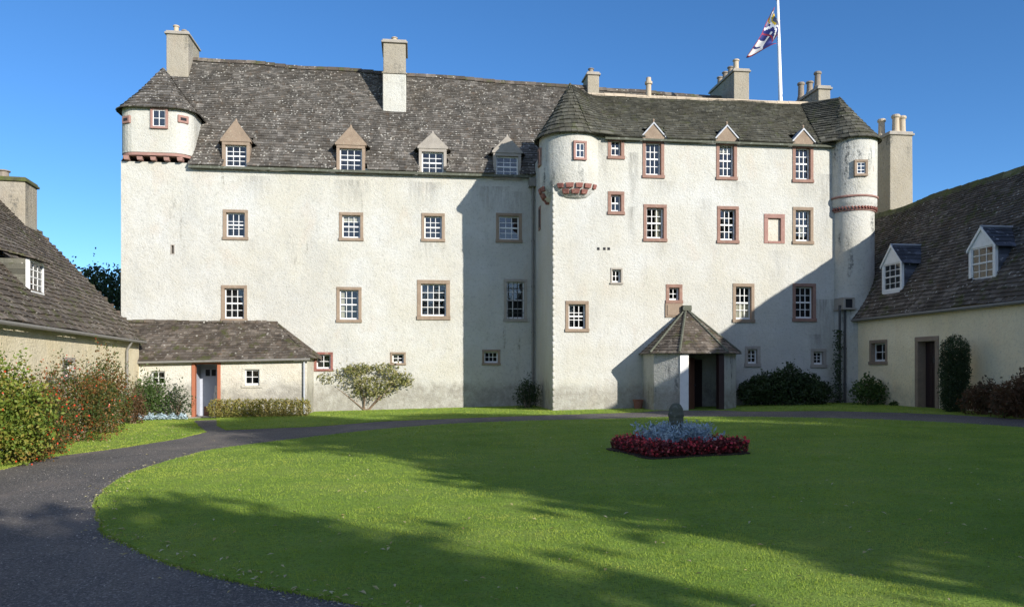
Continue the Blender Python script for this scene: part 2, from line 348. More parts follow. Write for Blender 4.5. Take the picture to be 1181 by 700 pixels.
# ------------------------------------------------------------------ slated surfaces: every slate a small slab
def slates(name, P, lo, hi, wf, rows, mat, parent, skip=None, thick=.028, jag=.012, grade=1.35, seed=1, nseg=0, label=None):
    """P(s,t)->(x,y,z), t 0 at the eave and 1 at the ridge."""
    rr = random.Random(seed); mb = MB()
    hs = np.linspace(grade, 1/grade, rows); ts = np.concatenate([[0], np.cumsum(hs)]); ts = ts/ts[-1]
    def nrm(s, t):
        e = .002
        a = Vector(P(s+e, t))-Vector(P(s-e, t)); b = Vector(P(s, min(t+e, 1)))-Vector(P(s, max(t-e, 0)))
        n = a.cross(b)
        return n.normalized() if n.length > 1e-12 else Vector((0, 0, 1))
    for i in range(rows):
        t0, t1 = ts[i], ts[i+1]; tl = t0-(ts[1]*.18); l0, h0, l1, h1 = lo(t0), hi(t0), lo(t1), hi(t1)
        W = wf((t0+t1)/2); s = min(l0, l1)-rr.random()*W; end = max(h0, h1)
        while s < end:
            w_ = W*rr.uniform(.65, 1.45); a, b = s, s+w_; s = b
            A0, B0 = max(a, l0), min(b, h0); A1, B1 = max(a, l1), min(b, h1)
            if B0-A0 < W*.08 and B1-A1 < W*.08: continue
            if B0 < A0: A0 = B0 = min(max((A0+B0)/2, l0), h0)
            if B1 < A1: A1 = B1 = min(max((A1+B1)/2, l1), h1)
            sm = (A0+B0)/2; tm = (t0+t1)/2
            if skip and skip(sm, tm): continue
            n = nrm((A0+B0+A1+B1)/4, tm); g = (B0-A0)*.012
            up0 = thick*rr.uniform(.8, 1.5)+rr.uniform(0, jag); tb = tl+(t1-t0)*rr.uniform(-.10, .10)
            if i == 0: tb = tl
            p = [Vector(P(A0+g, tb)), Vector(P(B0-g, tb+(t1-t0)*rr.uniform(-.04, .04))), Vector(P(B1-g, t1)), Vector(P(A1+g, t1))]
            hi_ = [p[0]+n*(up0+thick), p[1]+n*(up0+thick*rr.uniform(.8, 1.3)), p[2]+n*thick*.5, p[3]+n*thick*.5]
            lo_ = [p[0]+n*up0*.3, p[1]+n*up0*.3, p[2]-n*.01, p[3]-n*.01]
            mb.add(hi_+lo_, [(0, 1, 2, 3), (0, 4, 5, 1), (1, 5, 6, 2), (3, 7, 4, 0)])
    # sarking under the slates
    ns = nseg or 1
    T = list(ts[::2]); T = T if abs(T[-1]-1) < 1e-6 else T+[1.0]
    for i in range(len(T)-1):
        a0, b0, a1, b1 = lo(T[i]), hi(T[i]), lo(T[i+1]), hi(T[i+1])
        for k in range(ns):
            f0, f1 = k/ns, (k+1)/ns
            s0 = a0+(b0-a0)*(f0+f1)/2
            if skip and skip(s0, (T[i]+T[i+1])/2): continue
            mb.quad(P(a0+(b0-a0)*f0, T[i]), P(a0+(b0-a0)*f1, T[i]), P(a1+(b1-a1)*f1, T[i+1]), P(a1+(b1-a1)*f0, T[i+1]))
    return mb.build(name, mat, parent, label=label)
def wob(x, z, k=.035, f=.55, o=0): return noise.noise(Vector((x*f+o, z*f, 3.1)))*k
def planeP(e, r, k=.04, o=0.0):
    """e(s)->(x,y,z) eave point, r(s)->ridge point"""
    def P(s, t):
        a = e(s); b = r(s); d = wob(s, t*6, k, .5, o)
        return (a[0]+(b[0]-a[0])*t, a[1]+(b[1]-a[1])*t, a[2]+(b[2]-a[2])*t+d)
    return P

# ------------------------------------------------------------------ windows
def window(parent, rect, y, nx, ny, st='stone_brown', sw=.13, proud=.03, depth=.20, rail=True, sill=True, fw=.05, bar=.025, curtain=None, label=None, barred=False, name='window'):
    x0, x1, z0, z1 = rect
    f = MB(); yf, yb = y-proud, y+depth
    f.box(x0, x1, yf, yb, z1-sw, z1)                       # lintel
    f.box(x0, x0+sw, yf+.004, yb-.002, z0+(sw if sill else 0), z1-sw)
    f.box(x1-sw, x1, yf+.003, yb-.001, z0+(sw if sill else 0), z1-sw)
    if sill: f.box(x0-.02, x1+.02, yf-.03, yb, z0, z0+sw)
    W = f.build(name, MT[st], parent, bevel=.012, label=label)
    a, b, c, d = x0+sw, x1-sw, z0+(sw if sill else 0), z1-sw
    ys = y+depth*.62; s = MB(); e = .002
    s.box(a+e, a+fw, ys, ys+.05, c+e, d-e); s.box(b-fw, b-e, ys, ys+.05, c+e, d-e)
    s.box(a+fw, b-fw, ys+e, ys+.049, d-fw, d-e); s.box(a+fw, b-fw, ys+e, ys+.049, c+e, c+fw*1.5)
    gx0, gx1, gz0, gz1 = a+fw, b-fw, c+fw*1.5, d-fw
    zm = (gz0+gz1)/2
    if rail: s.box(gx0, gx1, ys-.012, ys+.046, zm-.028, zm+.028)
    for i in range(1, nx):
        xx = gx0+(gx1-gx0)*i/nx; s.box(xx-bar/2, xx+bar/2, ys+.008, ys+.04, gz0, gz1)
    for j in range(1, ny):
        zz = gz0+(gz1-gz0)*j/ny
        if rail and abs(zz-zm) < .05: continue
        s.box(gx0, gx1, ys+.010, ys+.038, zz-bar/2, zz+bar/2)
    s.build('sash', MT['white'], W)
    g = MB()
    for i in range(nx):
        for j in range(ny):
            xa, xb = gx0+(gx1-gx0)*i/nx, gx0+(gx1-gx0)*(i+1)/nx; za, zb = gz0+(gz1-gz0)*j/ny, gz0+(gz1-gz0)*(j+1)/ny
            q = [rnd.uniform(-.0035, .0035) for _ in range(3)]; yy = ys+.026
            g.quad((xa, yy+q[0], za), (xb, yy+q[1], za), (xb, yy+q[1]+q[2], zb), (xa, yy+q[0]+q[2], zb))
    g.build('glass', MT['glass'], W)
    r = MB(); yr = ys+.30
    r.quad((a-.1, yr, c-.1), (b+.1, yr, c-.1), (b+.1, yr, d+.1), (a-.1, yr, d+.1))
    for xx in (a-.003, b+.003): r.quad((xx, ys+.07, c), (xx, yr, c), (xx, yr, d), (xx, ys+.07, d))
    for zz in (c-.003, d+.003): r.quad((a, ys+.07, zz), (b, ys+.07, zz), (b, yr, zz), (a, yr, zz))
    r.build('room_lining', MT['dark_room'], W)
    if curtain:
        k = MB(); fx0, fx1, fz0, fz1 = curtain; n = 14
        for i in range(n):
            u0 = gx0+(gx1-gx0)*(fx0+(fx1-fx0)*i/n); u1 = gx0+(gx1-gx0)*(fx0+(fx1-fx0)*(i+1)/n)
            o0 = .012*math.sin(i*1.7); o1 = .012*math.sin((i+1)*1.7)
            za = gz0+(gz1-gz0)*fz0; zb = gz0+(gz1-gz0)*fz1
            k.quad((u0, ys+.09+o0, za), (u1, ys+.09+o1, za), (u1, ys+.09+o1, zb), (u0, ys+.09+o0, zb))
        k.build('blind', MT['blind'], W)
    if barred:
        k = MB()
        for i in range(4): xx = a+(b-a)*(i+.5)/4; k.box(xx-.012, xx+.012, y+.02, y+.045, c, d)
        for j in range(3): zz = c+(d-c)*(j+.5)/3; k.box(a, b, y+.025, y+.04, zz-.012, zz+.012)
        k.build('grille', MT['iron'], W)
    return W
def hole(rect, m=.015): return (rect[0]+m, rect[1]-m, rect[2]+m, rect[3]-m)

# ------------------------------------------------------------------ chimneys
def chimney(parent, x0, x1, y0, y1, z0, z1, mat, pots=(), cap='stone_grey', step=None, taper=0.0, label=None, lower=None):
    c = MB(); 
    if step:
        c.box(x0+.0, x1-.0, y0, y1, z0, step, 1 if lower else 0)
        c.box(x0-.05, x1+.05, y0-.05, y1+.05, step, step+.07, 0)
        c.box(x0+.02, x1-.02, y0+.02, y1-.02, step+.07, z1, 0)
    else:
        vs = [(x0-taper, y0-taper, z0), (x1+taper, y0-taper, z0), (x1+taper, y1+taper, z0), (x0-taper, y1+taper, z0), (x0, y0, z1), (x1, y0, z1), (x1, y1, z1), (x0, y1, z1)]
        c.add(vs, [(0, 1, 5, 4), (1, 2, 6, 5), (2, 3, 7, 6), (3, 0, 4, 7), (4, 5, 6, 7)])
    ch = c.build('chimney', [MT[mat], MT[lower or mat]], parent, bevel=.03, label=label)
    k = MB(); k.box(x0-.07, x1+.07, y0-.07, y1+.07, z1, z1+.09); k.box(x0-.02, x1+.02, y0-.02, y1+.02, z1+.09, z1+.17)
    k.build('chimney_cap', MT[cap], ch, bevel=.02)
    for (px, py, h, r, m) in pots:
        p = MB(); zt = z1+.15
        p.lathe([(r*.0, zt), (r*1.12, zt), (r*1.05, zt+h*.12), (r*.9, zt+h*.2), (r*.82, zt+h*.8), (r*.86, zt+h*.82), (r*1.1, zt+h*.86), (r*1.1, zt+h*.95), (r*.92, zt+h), (r*.66, zt+h), (r*.6, zt+h*.5), (0, zt+h*.5)], px, py, 14)
        p.build('chimney_pot', MT[m], ch, smooth=False)
    return ch

# =================================================================== THE TALL HOUSE
house = empty('tower_house', (M.ox, M.oy, 0), M.deg, 'tall white harled tower house of four storeys with stone slate roofs, turrets and small-paned windows', 'castle')
Ly, Ry = 4.6, 0.0; XL = M.pix(139.5, 300, Ly)[0]; XR = 12.75
EZL, EZR = 10.23, 10.64
# --- windows of the left block
LW_ = [((257, 242, 286, 277), 3, 3, {}), ((391, 245, 419, 278), 3, 4, dict(curtain=(0, 1, .72, 1))), ((486, 246, 513, 279), 3, 4, {}), ((572, 246, 602, 280), 3, 4, {}),
       ((255, 329, 285, 371), 3, 4, {}), ((388, 331, 417, 372), 3, 4, dict(curtain=(0, .22, 0, 1))), ((481, 323, 519, 369), 4, 4, dict(sw=.17)), ((581, 322, 608, 371), 3, 4, dict(barred=True)),
       ((450, 406, 468, 421), 2, 2, dict(rail=False, sw=.09)), ((556, 403, 577, 421), 3, 2, dict(rail=False, sw=.10))]
Lholes = []; LwinRects = []
for px, nx, ny, kw in LW_:
    r = M.rect(*px, Ly); Lholes.append(hole(r)); LwinRects.append((r, nx, ny, kw))
redr = M.rect(362, 406, 384, 428, Ly); Lholes.append(hole(redr))
slit = M.rect(196.5, 282, 201.5, 293.5, Ly); Lholes.append(hole(slit, .03))
Ldor = [((256, 164, 288, 196), (271, 140), 'stone_brown'), ((388, 168, 421, 201), (404, 147), 'stone_brown'), ((483, 172, 515, 204), (499, 154), 'stone_grey'), ((569, 177, 601, 208), (585, 158), 'stone_grey')]
Ld = []
for px, pk, st in Ldor:
    r = M.rect(*px, Ly); Lholes.append((r[0]+.015, r[1]-.015, r[2]+.015, 20)); p = M.pix(pk[0], pk[1], Ly); Ld.append((r, p[1], st))
# --- windows of the right block
RW_ = [((701, 158, 720, 184), 2, 2, 'stone_red', {}), ((701, 221, 720, 248), 2, 2, 'stone_red', {}), ((704, 309, 718, 328), 2, 2, 'stone_grey', dict(sw=.07, rail=False)),
       ((741, 161, 766, 206), 3, 4, 'stone_red', {}), ((826, 163, 850, 208), 3, 4, 'stone_red', dict(curtain=(0, 1, .8, 1))), ((914, 167, 938, 211), 3, 4, 'stone_red', {}),
       ((742, 236, 769, 279), 3, 4, 'stone_red', dict(curtain=(.6, 1, 0, 1))), ((827, 238, 852, 281), 3, 4, 'stone_red', {}), ((914, 239, 938, 282), 3, 4, 'stone_brown', dict(curtain=(.35, .8, .1, .55))),
       ((652, 347, 679, 383), 3, 3, 'stone_brown', {}), ((768, 328, 787, 350), 2, 2, 'stone_red', dict(rail=False)),
       ((845, 327, 870, 372), 3, 4, 'stone_brown', dict(curtain=(0, 1, .0, .5))), ((914, 327, 941, 371), 3, 4, 'stone_red', {}),
       ((859, 399, 877, 423), 2, 3, 'stone_grey', dict(rail=False)), ((935, 402, 953, 424), 2, 3, 'stone_grey', dict(rail=False))]
Rholes = []; Rr = []
for px, nx, ny, st, kw in RW_:
    r = M.rect(*px, Ry); Rholes.append(hole(r)); Rr.append((r, nx, ny, st, kw))
blind_r = M.rect(881, 247, 905, 281, Ry); Rholes.append(hole(blind_r))
# --- walls
mb = MB()
wallgrid(mb, XL, 0.0, -1.5, EZL, Ly, Lholes)
mb.quad((XL, Ly, -1.5), (XL, 13.2, -1.5), (XL, 13.2, EZL), (XL, Ly, EZL))
mb.quad((XL, 13.2, -1.5), (XR, 13.2, -1.5), (XR, 13.2, EZL), (XL, 13.2, EZL))
ridge_y = 8.9
def zr(x): return 16.15-(x+14)*.029+.02*math.sin(x*1.3)
mb.add([(XL, Ly, EZL), (XL, 13.2, EZL), (-16.4, ridge_y, 15.7)], [(0, 2, 1)])
mb.add([(11.05, Ly, EZL-.1), (11.05, 13.2, EZL-.1), (11.05, ridge_y, 15.35)], [(0, 1, 2)])
wall_L = mb.build('wall', MT['harl_white'], house, label='long white roughcast wall of the main block')
mb = MB()
wallgrid(mb, 0.0, XR, -1.5, EZR, Ry, Rholes)
side_slit = (3.05, 3.35, 8.05, 8.75)
mb.quad((0, Ly, -1.5), (0, 0, -1.5), (0, 0, EZR), (0, Ly, EZR))
mb.quad((0, Ly, EZR), (0, 0, EZR), (0, 0, EZR+.01), (0, Ly, EZR+.01))
mb.quad((XR, 0, -1.5), (XR, 13.2, -1.5), (XR, 13.2, EZR), (XR, 0, EZR))
mb.add([(XR, 0, EZR), (XR, 5.7, EZR), (XR, 2.8, 13.1)], [(0, 1, 2)])
wall_R = mb.build('wall', MT['harl_white'], house, label='projecting right block wall, white roughcast with dark weather streaks')
# quoins: rough rounded arris of the projecting block
q = MB(); 
for k in range(40):
    za = -.6+k*.235; q.tube([(.01, .01, za), (.01+rnd.uniform(-.006, .006), .01, za+.235)], .045+rnd.uniform(-.008, .008), 8)
q.build('wall_corner', MT['harl_tower'], house, smooth=True)

for r, nx, ny, kw in LwinRects:
    window(house, r, Ly, nx, ny, 'stone_brown' if not kw.get('barred') else 'stone_grey', **kw)
window(house, redr, Ly, 2, 2, 'stone_redder', rail=False, sw=.10)
mb = MB(); x0, x1, z0, z1 = slit
mb.box(x0, x0+.04, Ly-.01, Ly+.3, z0, z1); mb.box(x1-.04, x1, Ly-.01, Ly+.3, z0, z1); mb.box(x0+.04, x1-.04, Ly-.01, Ly+.3, z1-.04, z1); mb.box(x0+.04, x1-.04, Ly-.01, Ly+.3, z0, z0+.04)
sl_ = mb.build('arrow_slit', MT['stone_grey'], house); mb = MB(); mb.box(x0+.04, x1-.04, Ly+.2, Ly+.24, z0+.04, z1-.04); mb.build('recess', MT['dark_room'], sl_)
for r, nx, ny, st, kw in Rr: window(house, r, Ry, nx, ny, st, **kw)
# blind window: stone frame with a cream harled panel
x0, x1, z0, z1 = blind_r; s = .17; mb = MB()
mb.box(x0, x1, -.03, .2, z1-s, z1); mb.box(x0+s, x1-s, -.031, .2, z0, z0+.1); mb.box(x0, x0+s, -.026, .2, z0, z1-s); mb.box(x1-s, x1, -.027, .2, z0, z1-s)
bw = mb.build('blind_window', MT['stone_pink'], house, bevel=.012, label='blocked window with pink stone frame and cream panel')
mb = MB(); mb.box(x0+s, x1-s, .08, .2, z0, z1-s); mb.build('panel', MT['harl_lean'], bw)
# carved panel beneath the small window over the porch
x0, x1, z0, z1 = M.rect(767, 350, 787, 366, Ry); mb = MB(); mb.box(x0, x1, -.05, .05, z0, z1); mb.box(x0+.07, x1-.07, -.08, -.05, z0+.07, z1-.07); mb.build('stone_panel', MT['stone_brown'], house, bevel=.01)
# three little vent holes
vh = MB()
for px in (690, 697, 702):
    x, z = M.pix(px, 287, Ry); vh = MB(); vh.box(x-.05, x+.05, -.012, .05, z-.05, z+.05); vh.build('vent_hole', MT['dark_room'], house)
# slit window on the side of the projecting block and in its turret
mb = MB(); mb.box(-.03, .1, 3.0, 3.5, 7.5, 8.5); ss = mb.build('slit_window', MT['stone_red'], house, bevel=.01); mb = MB(); mb.box(-.036, .0, 3.1, 3.4, 7.62, 8.38); mb.build('glass', MT['dark_room'], ss)

# --- main roof
TX1 = M.pix(221, 180, Ly)[0]+.05
dorm_rng = [(d[0][0], d[0][1], d[1]) for d in Ld]
eL = lambda s: (s, Ly-.22, EZL-.08); rL = lambda s: (s, ridge_y, zr(s))
PL = planeP(eL, rL, .035)
def skipL(s, t):
    y = Ly-.22+t*(ridge_y-Ly+.22)
    return any(a-.02 < s < b+.02 and y < Ly+.9 for a, b, _ in dorm_rng) or (s < TX1-.12 and y < 5.85)
slates('roof', PL, lambda t: -17.25+t*.75, lambda t: 11.0, lambda t: .24, 50, MT['slate_main'], house, skipL, seed=3, nseg=190, thick=.017, jag=.007, label='long main roof of grey stone slates speckled with lichen')
mb = MB(); N = 30
for i in range(N):
    a = -16.5+i*27.5/N; b = a+27.5/N; mb.quad((a, ridge_y, zr(a)), (b, ridge_y, zr(b)), (b, 13.4, EZL-.1), (a, 13.4, EZL-.1))
mb.build('roof_back_slope', MT['slate_main'], house)
mb = MB(); x = -16.3
while x < 11:
    l = rnd.uniform(.4, .6); z = zr(x)+wob(x, 6, .05, .5); mb.prism([(-.17, -.05), (-.02, .10+rnd.uniform(-.01, .02)), (.03, .10), (.17, -.05)], 0, 1) if False else None
    vs = [(xx, ridge_y+yy, z+zz) for xx in (x, x+l-.01) for yy, zz in ((-.20, -.14), (-.05, .07), (.05, .07), (.20, -.14))]
    mb.add(vs, [(0, 4, 5, 1), (1, 5, 6, 2), (2, 6, 7, 3), (0, 1, 2, 3), (4, 7, 6, 5)]); x += l
mb.build('ridge_stones', MT['slate_wing'], house)
# --- right block roof
ry2 = 2.8
eR = lambda s: (s, -.18, EZR-.06); rR = lambda s: (s, ry2, 13.18+.02*math.sin(s))
PR = planeP(eR, rR, .035, 9)
Rd = [r for r in Rr if False]
rdor = [(Rr[3][0], 138), (Rr[4][0], 141), (Rr[5][0], 145)]
def skipR(s, t):
    y = -.18+t*(ry2+.18)
    return any(r[0]-.0 < s < r[1]+.0 and y < .45 for r, _ in rdor)
slates('roof', PR, lambda t: .2+t*1.5, lambda t: 12.6-.3*t, lambda t: .2, 27, MT['slate_right'], house, skipR, seed=5, nseg=120, thick=.026, label='olive grey slated roof of the projecting right block')
mb = MB()
mb.quad((1.7, ry2, 13.17), (12.3, ry2, 13.17), (12.6, 5.8, EZR-.1), (.2, 5.8, EZR-.1)); mb.add([(.2, -.1, EZR-.1), (1.7, ry2, 13.15), (.2, 5.8, EZR-.1)], [(0, 1, 2)])
mb.build('roof_back_slope', MT['slate_right'], house)
mb = MB(); x = 1.6
while x < 12.3:
    l = rnd.uniform(.4, .55); z = 13.18+wob(x, 6, .035, .5)
    vs = [(xx, ry2+yy, z+zz) for xx in (x, x+l-.01) for yy, zz in ((-.17, -.10), (-.05, .06), (.05, .06), (.17, -.10))]
    mb.add(vs, [(0, 4, 5, 1), (1, 5, 6, 2), (2, 6, 7, 3), (0, 1, 2, 3), (4, 7, 6, 5)]); x += l
mb.build('ridge_stones', MT['pot'], house)
# --- dormers of the left block: stone front rising through the eave
for (r, zp, st), (px, pk, _) in zip(Ld, Ldor):
    x0, x1, z0, z1 = r; xm = (x0+x1)/2; y = Ly; zroof = lambda yy: EZL-.08+(yy-Ly+.22)*1.32
    D = MB()
    poly = [(x0-.06, z1), (x1+.06, z1), (x1+.06, z1+.08), (xm+.07, zp-.03), (xm, zp+.02), (xm-.07, zp-.03), (x0-.06, z1+.08)]
    D.prism(poly, y-.06, y+.28)
    D.box(x0+.0, x0+.14, y+.2, y+1.6, z0+.3, z1-.003); D.box(x1-.14, x1-.0, y+.2, y+1.6, z0+.3, z1-.002)
    D.tube([(xm, y+.05, zp-.02), (xm, y+.05, zp+.06), (xm, y+.05, zp+.13)], [.07, .05, .015], 8)
    dm = D.build('dormer', MT[st], house, bevel=.015, label='stone dormer head with a triangular pediment')
    window(dm, (x0, x1, z0, z1), y, 3, 4, st, sw=.13)
    for sg, xe in ((-1, x0-.14), (1, x1+.14)):
        ze = z1+.02; 
        if sg < 0: ee = lambda s, xe=xe, ze=ze: (xe, y+1.9-s, ze)
        else: ee = lambda s, xe=xe, ze=ze: (xe, y+.12+s, ze)
        if sg < 0: re = lambda s: (xm, y+1.9-s, zp-.05)
        else: re = lambda s: (xm, y+.12+s, zp-.05)
        slates('dormer_roof', planeP(ee, re, 0), lambda t: 0, lambda t: 1.78, lambda t: .22, 4, MT['slate_main'], dm, thick=.018, seed=int(x0*7)+sg)
# --- dormers of the right block: carved pediments just over the eave
for r, ypk in rdor:
    x0, x1, z0, z1 = r; xm = (x0+x1)/2; _, zp = M.pix(0.5*(M.ox+CX) if False else CX, ypk, 0); 
    Z = M.oy+xm*M.s; zp = EYE+(HY-ypk-4)/FPX*Z; zb = z1-.02
    D = MB(); D.prism([(x0-.04, zb), (x1+.04, zb), (x1+.04, zb+.07), (xm, zp), (x0-.04, zb+.07)], -.05, .22)
    D.tube([(xm, .0, zp-.03), (xm, .0, zp+.05), (xm, .0, zp+.11), (xm, .0, zp+.16)], [.05, .03, .055, .02], 8)
    dm = D.build('pediment', MT['stone_brown'], house, bevel=.012, label='small carved stone pediment with a finial over the window')
    T = MB()
    for sg in (-1, 1):
        xe = xm+sg*((x1-x0)/2+.16); a = (xm-sg*.0, zp+.02); b = (xe, zb+.02)
        T.prism([a, b, (b[0], b[1]-.07), (a[0], a[1]-.07)] if sg > 0 else [b, a, (a[0], a[1]-.07), (b[0], b[1]-.07)], -.09, .95)
    T.build('pediment_roof', MT['lead'], dm)
# --- left corner turret: a squared cap-house with rounded corners
def rrect(x0, x1, y0, y1, r, n=7):
    pts = []
    for cx, cy, a0 in ((x0+r, y0+r, 180), (x1-r, y0+r, 270), (x1-r, y1-r, 0), (x0+r, y1-r, 90)):
        for i in range(n+1): t = R(a0+90*i/n); pts.append((cx+r*math.cos(t), cy+r*math.sin(t)))
    return pts
tx0, tx1, ty0, ty1 = XL-.06, M.pix(221, 180, Ly)[0]+.05, Ly-.34, 8.0
zc0, zc1 = 10.55, 12.42
mb = MB(); body = rrect(tx0, tx1, ty0, ty1, .75); mb.hprism(body, zc0, zc1)
tur = mb.build('turret', MT['harl_white'], house, smooth=False, label='white corner turret on stone corbels with a pyramid slate roof')
eb = rrect(tx0-.16, tx1+.14, ty0-.16, ty1+.1, .85); per = len(eb)
ap = (-16.35, 6.9, 15.05)
def PT(s, t):
    s = s % 1.0; k = s*per; i = int(k) % per; f = k-int(k); a, b = eb[i], eb[(i+1) % per]
    x, y = a[0]+(b[0]-a[0])*f, a[1]+(b[1]-a[1])*f; sag = -.10*math.sin(math.pi*t)
    return (x+(ap[0]-x)*t, y+(ap[1]-y)*t, zc1-.05+(ap[2]-zc1)*t+sag)
# even spacing by arc length
L_ = [0]
for i in range(per): a, b = eb[i], eb[(i+1) % per]; L_.append(L_[-1]+math.hypot(a[0]-b[0], a[1]-b[1]))
def arc(s):
    d = (s % 1.0)*L_[-1]
    i = int(np.searchsorted(L_, d, side='right'))-1; i = min(i, per-1); return (i+(d-L_[i])/max(1e-6, L_[i+1]-L_[i]))/per
slates('turret_roof', lambda s, t: PT(arc(s), t), lambda t: 0, lambda t: .99999, lambda t: .24/(L_[-1]*max(.06, 1-t)), 15, MT['slate_main'], tur, seed=8, nseg=60, thick=.024)
cb = MB(); band = rrect(tx0+.03, tx1-.05, ty0+.02, ty1, .72); cb.hprism(band, zc0-.12, zc0+.0-.002); cb.build('corbel_course', MT['stone_pink'], tur)
for i in range(5):
    cx = tx0+.33+i*(tx1-tx0-.8)/4
    cb = MB(); cb.prism([(cx-.12, zc0-.13), (cx-.09, zc0-.30), (cx+.09, zc0-.30), (cx+.12, zc0-.13)], ty0+.10+.0, Ly+.1); cb.build('corbel', MT['stone_pink'], tur, bevel=.02)
def surf_window(parent, x0, x1, z0, z1, ys, st, nx=2, ny=2, sw=.09, turn=None):
    def tw(mb):
        if turn:
            ax, ay_, an = turn; c_, s_ = math.cos(R(an)), math.sin(R(an))
            mb.v = [(ax+(p[0]-ax)*c_-(p[1]-ay_)*s_, ay_+(p[0]-ax)*s_+(p[1]-ay_)*c_, p[2]) for p in mb.v]
    f = MB(); f.box(x0, x1, ys-.09, ys+.3, z1-sw, z1); f.box(x0, x1, ys-.10, ys+.3, z0, z0+sw); f.box(x0, x0+sw, ys-.085, ys+.3, z0+sw, z1-sw); f.box(x1-sw, x1, ys-.086, ys+.3, z0+sw, z1-sw)
    tw(f); W = f.build('window', MT[st], parent, bevel=.01); a, b, c, d = x0+sw, x1-sw, z0+sw, z1-sw
    s = MB(); s.box(a, b, ys-.045, ys-.02, c, c+.035); s.box(a, b, ys-.045, ys-.02, d-.03, d); s.box(a, a+.03, ys-.044, ys-.02, c+.035, d-.03); s.box(b-.03, b, ys-.044, ys-.02, c+.035, d-.03)
    for i in range(1, nx): s.box(a+(b-a)*i/nx-.012, a+(b-a)*i/nx+.012, ys-.043, ys-.02, c+.035, d-.03)
    for j in range(1, ny): s.box(a+.03, b-.03, ys-.042, ys-.02, c+(d-c)*j/ny-.012, c+(d-c)*j/ny+.012)
    tw(s); s.build('sash', MT['white'], W); g = MB(); g.box(a, b, ys-.030, ys-.026, c, d); tw(g); g.build('glass', MT['glass'], W)
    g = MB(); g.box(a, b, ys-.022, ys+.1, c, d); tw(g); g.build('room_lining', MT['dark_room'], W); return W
r = M.rect(174, 125, 194, 149, ty0); surf_window(tur, r[0], r[1], r[2], r[3], ty0, 'stone_pink')
for ang, px in ((238, 143), (304, 220)):
    _, z = M.pix(px, 139, ty0+.2); ra = .75; ccx = (tx0+ra if ang < 270 else tx1-ra)+ra*math.cos(R(ang)); ccy = ty0+ra+ra*math.sin(R(ang))
    rot = Matrix.Rotation(R(ang+90), 3, 'Z'); f = MB(); f.box(ccx-.22, ccx+.22, ccy-.05, ccy+.3, z-.16, z+.16, 0, rot, (ccx, ccy, z)); gl_ = f.build('gun_loop', MT['stone_pink'], tur, bevel=.03)
    f = MB(); f.box(ccx-.12, ccx+.12, ccy-.055, ccy+.2, z-.06, z+.06, 0, rot, (ccx, ccy, z)); f.build('recess', MT['dark_room'], gl_)
# --- round turret on the corner of the projecting block
tc = (.85, .85); tr_ = 1.24
mb = MB(); prof = [(.55, 8.12), (.95, 8.2), (1.10, 8.42), (1.20, 8.62), (tr_, 8.72), (tr_+.01, 9.5), (tr_, EZR+.02)]
mb.lathe(prof, tc[0], tc[1], 48)
tu2 = mb.build('turret', MT['harl_tower'], house, smooth=True, label='round corner turret on red stone corbels with a conical slate roof')
apx = M.pix(657.5, 96, 1.1); ap2 = (apx[0]-.0, 1.1, apx[1])
def PC(cx, cy, r0, zb, ap, sag=.12):
    def P(s, t):
        th = 2*math.pi*s; x, y = cx+r0*math.cos(th), cy+r0*math.sin(th)
        k = t+.025*math.sin(math.pi*t)
        return (x+(ap[0]-x)*k, y+(ap[1]-y)*k, zb+(ap[2]-zb)*t)
    return P
slates('turret_roof', PC(tc[0], tc[1], tr_+.14, EZR-.03, ap2), lambda t: 0, lambda t: 1, lambda t: .2/(2*math.pi*1.38*max(.07, 1-t)), 15, MT['slate_right'], tu2, seed=9, nseg=36, thick=.024)
cb = MB()
def corb(mb, ang, r0, r1, z0, z1, wd):
    t = R(ang); d = Vector((math.cos(t), math.sin(t), 0)); s_ = Vector((-d.y, d.x, 0)); c0 = Vector((tc[0], tc[1], 0))
    vs = []; mb = MB()
    for z, r in ((z0, r0), (z1, r1)):
        for rr_, ss in ((r-.35, -1), (r, -1), (r, 1), (r-.35, 1)): vs.append(tuple(c0+d*rr_+s_*ss*wd*(1 if z == z1 else .8)+Vector((0, 0, z))))
    mb.add(vs, [(0, 3, 2, 1), (4, 5, 6, 7), (0, 1, 5, 4), (1, 2, 6, 5), (2, 3, 7, 6), (3, 0, 4, 7)]); mb.build('corbel', MT['stone_redder'], tu2, bevel=.015)
for k, a in enumerate((-120, -103, -86, -69, -53)): corb(cb, a, 1.235, 1.285, 8.53, 8.70, (.13, .16, .15, .16, .10)[k])
for k, a in enumerate((-111, -92, -74)): corb(cb, a, 1.13, 1.21, 8.32, 8.48, (.14, .17, .14)[k])
for k, a in enumerate((146, 163, 180, 197)): corb(cb, a, 1.235, 1.285, 8.53, 8.70, .14)
for k, a in enumerate((155, 172, 188)): corb(cb, a, 1.13, 1.21, 8.32, 8.48, .13)
corb(cb, 172, .98, 1.06, 8.13, 8.27, .13)
r = M.rect(660, 163, 675, 185, tc[1]-tr_); surf_window(tu2, tc[0]-.26, tc[0]+.26, r[2], r[3], tc[1]-tr_+.01, 'stone_pink', 2, 2, .09, (tc[0], tc[1], 5))
mb = MB(); mb.box(-.46, -.2, .55, .95, 9.55, 10.25); sw_ = mb.build('side_window', MT['stone_red'], tu2, bevel=.01); mb = MB(); mb.box(-.466, -.3, .64, .86, 9.66, 10.14); mb.build('glass', MT['dark_room'], sw_)
def P_s1(s, t):
    a = (1.35+1.35*s, -.46+.27*s, EZR-.02); b = (ap2[0]+(2.1-ap2[0])*s, ap2[1]+(2.8-ap2[1])*s, ap2[2]-.03+(13.19-ap2[2])*s)
    return tuple(a[k]+(b[k]-a[k])*t for k in range(3))
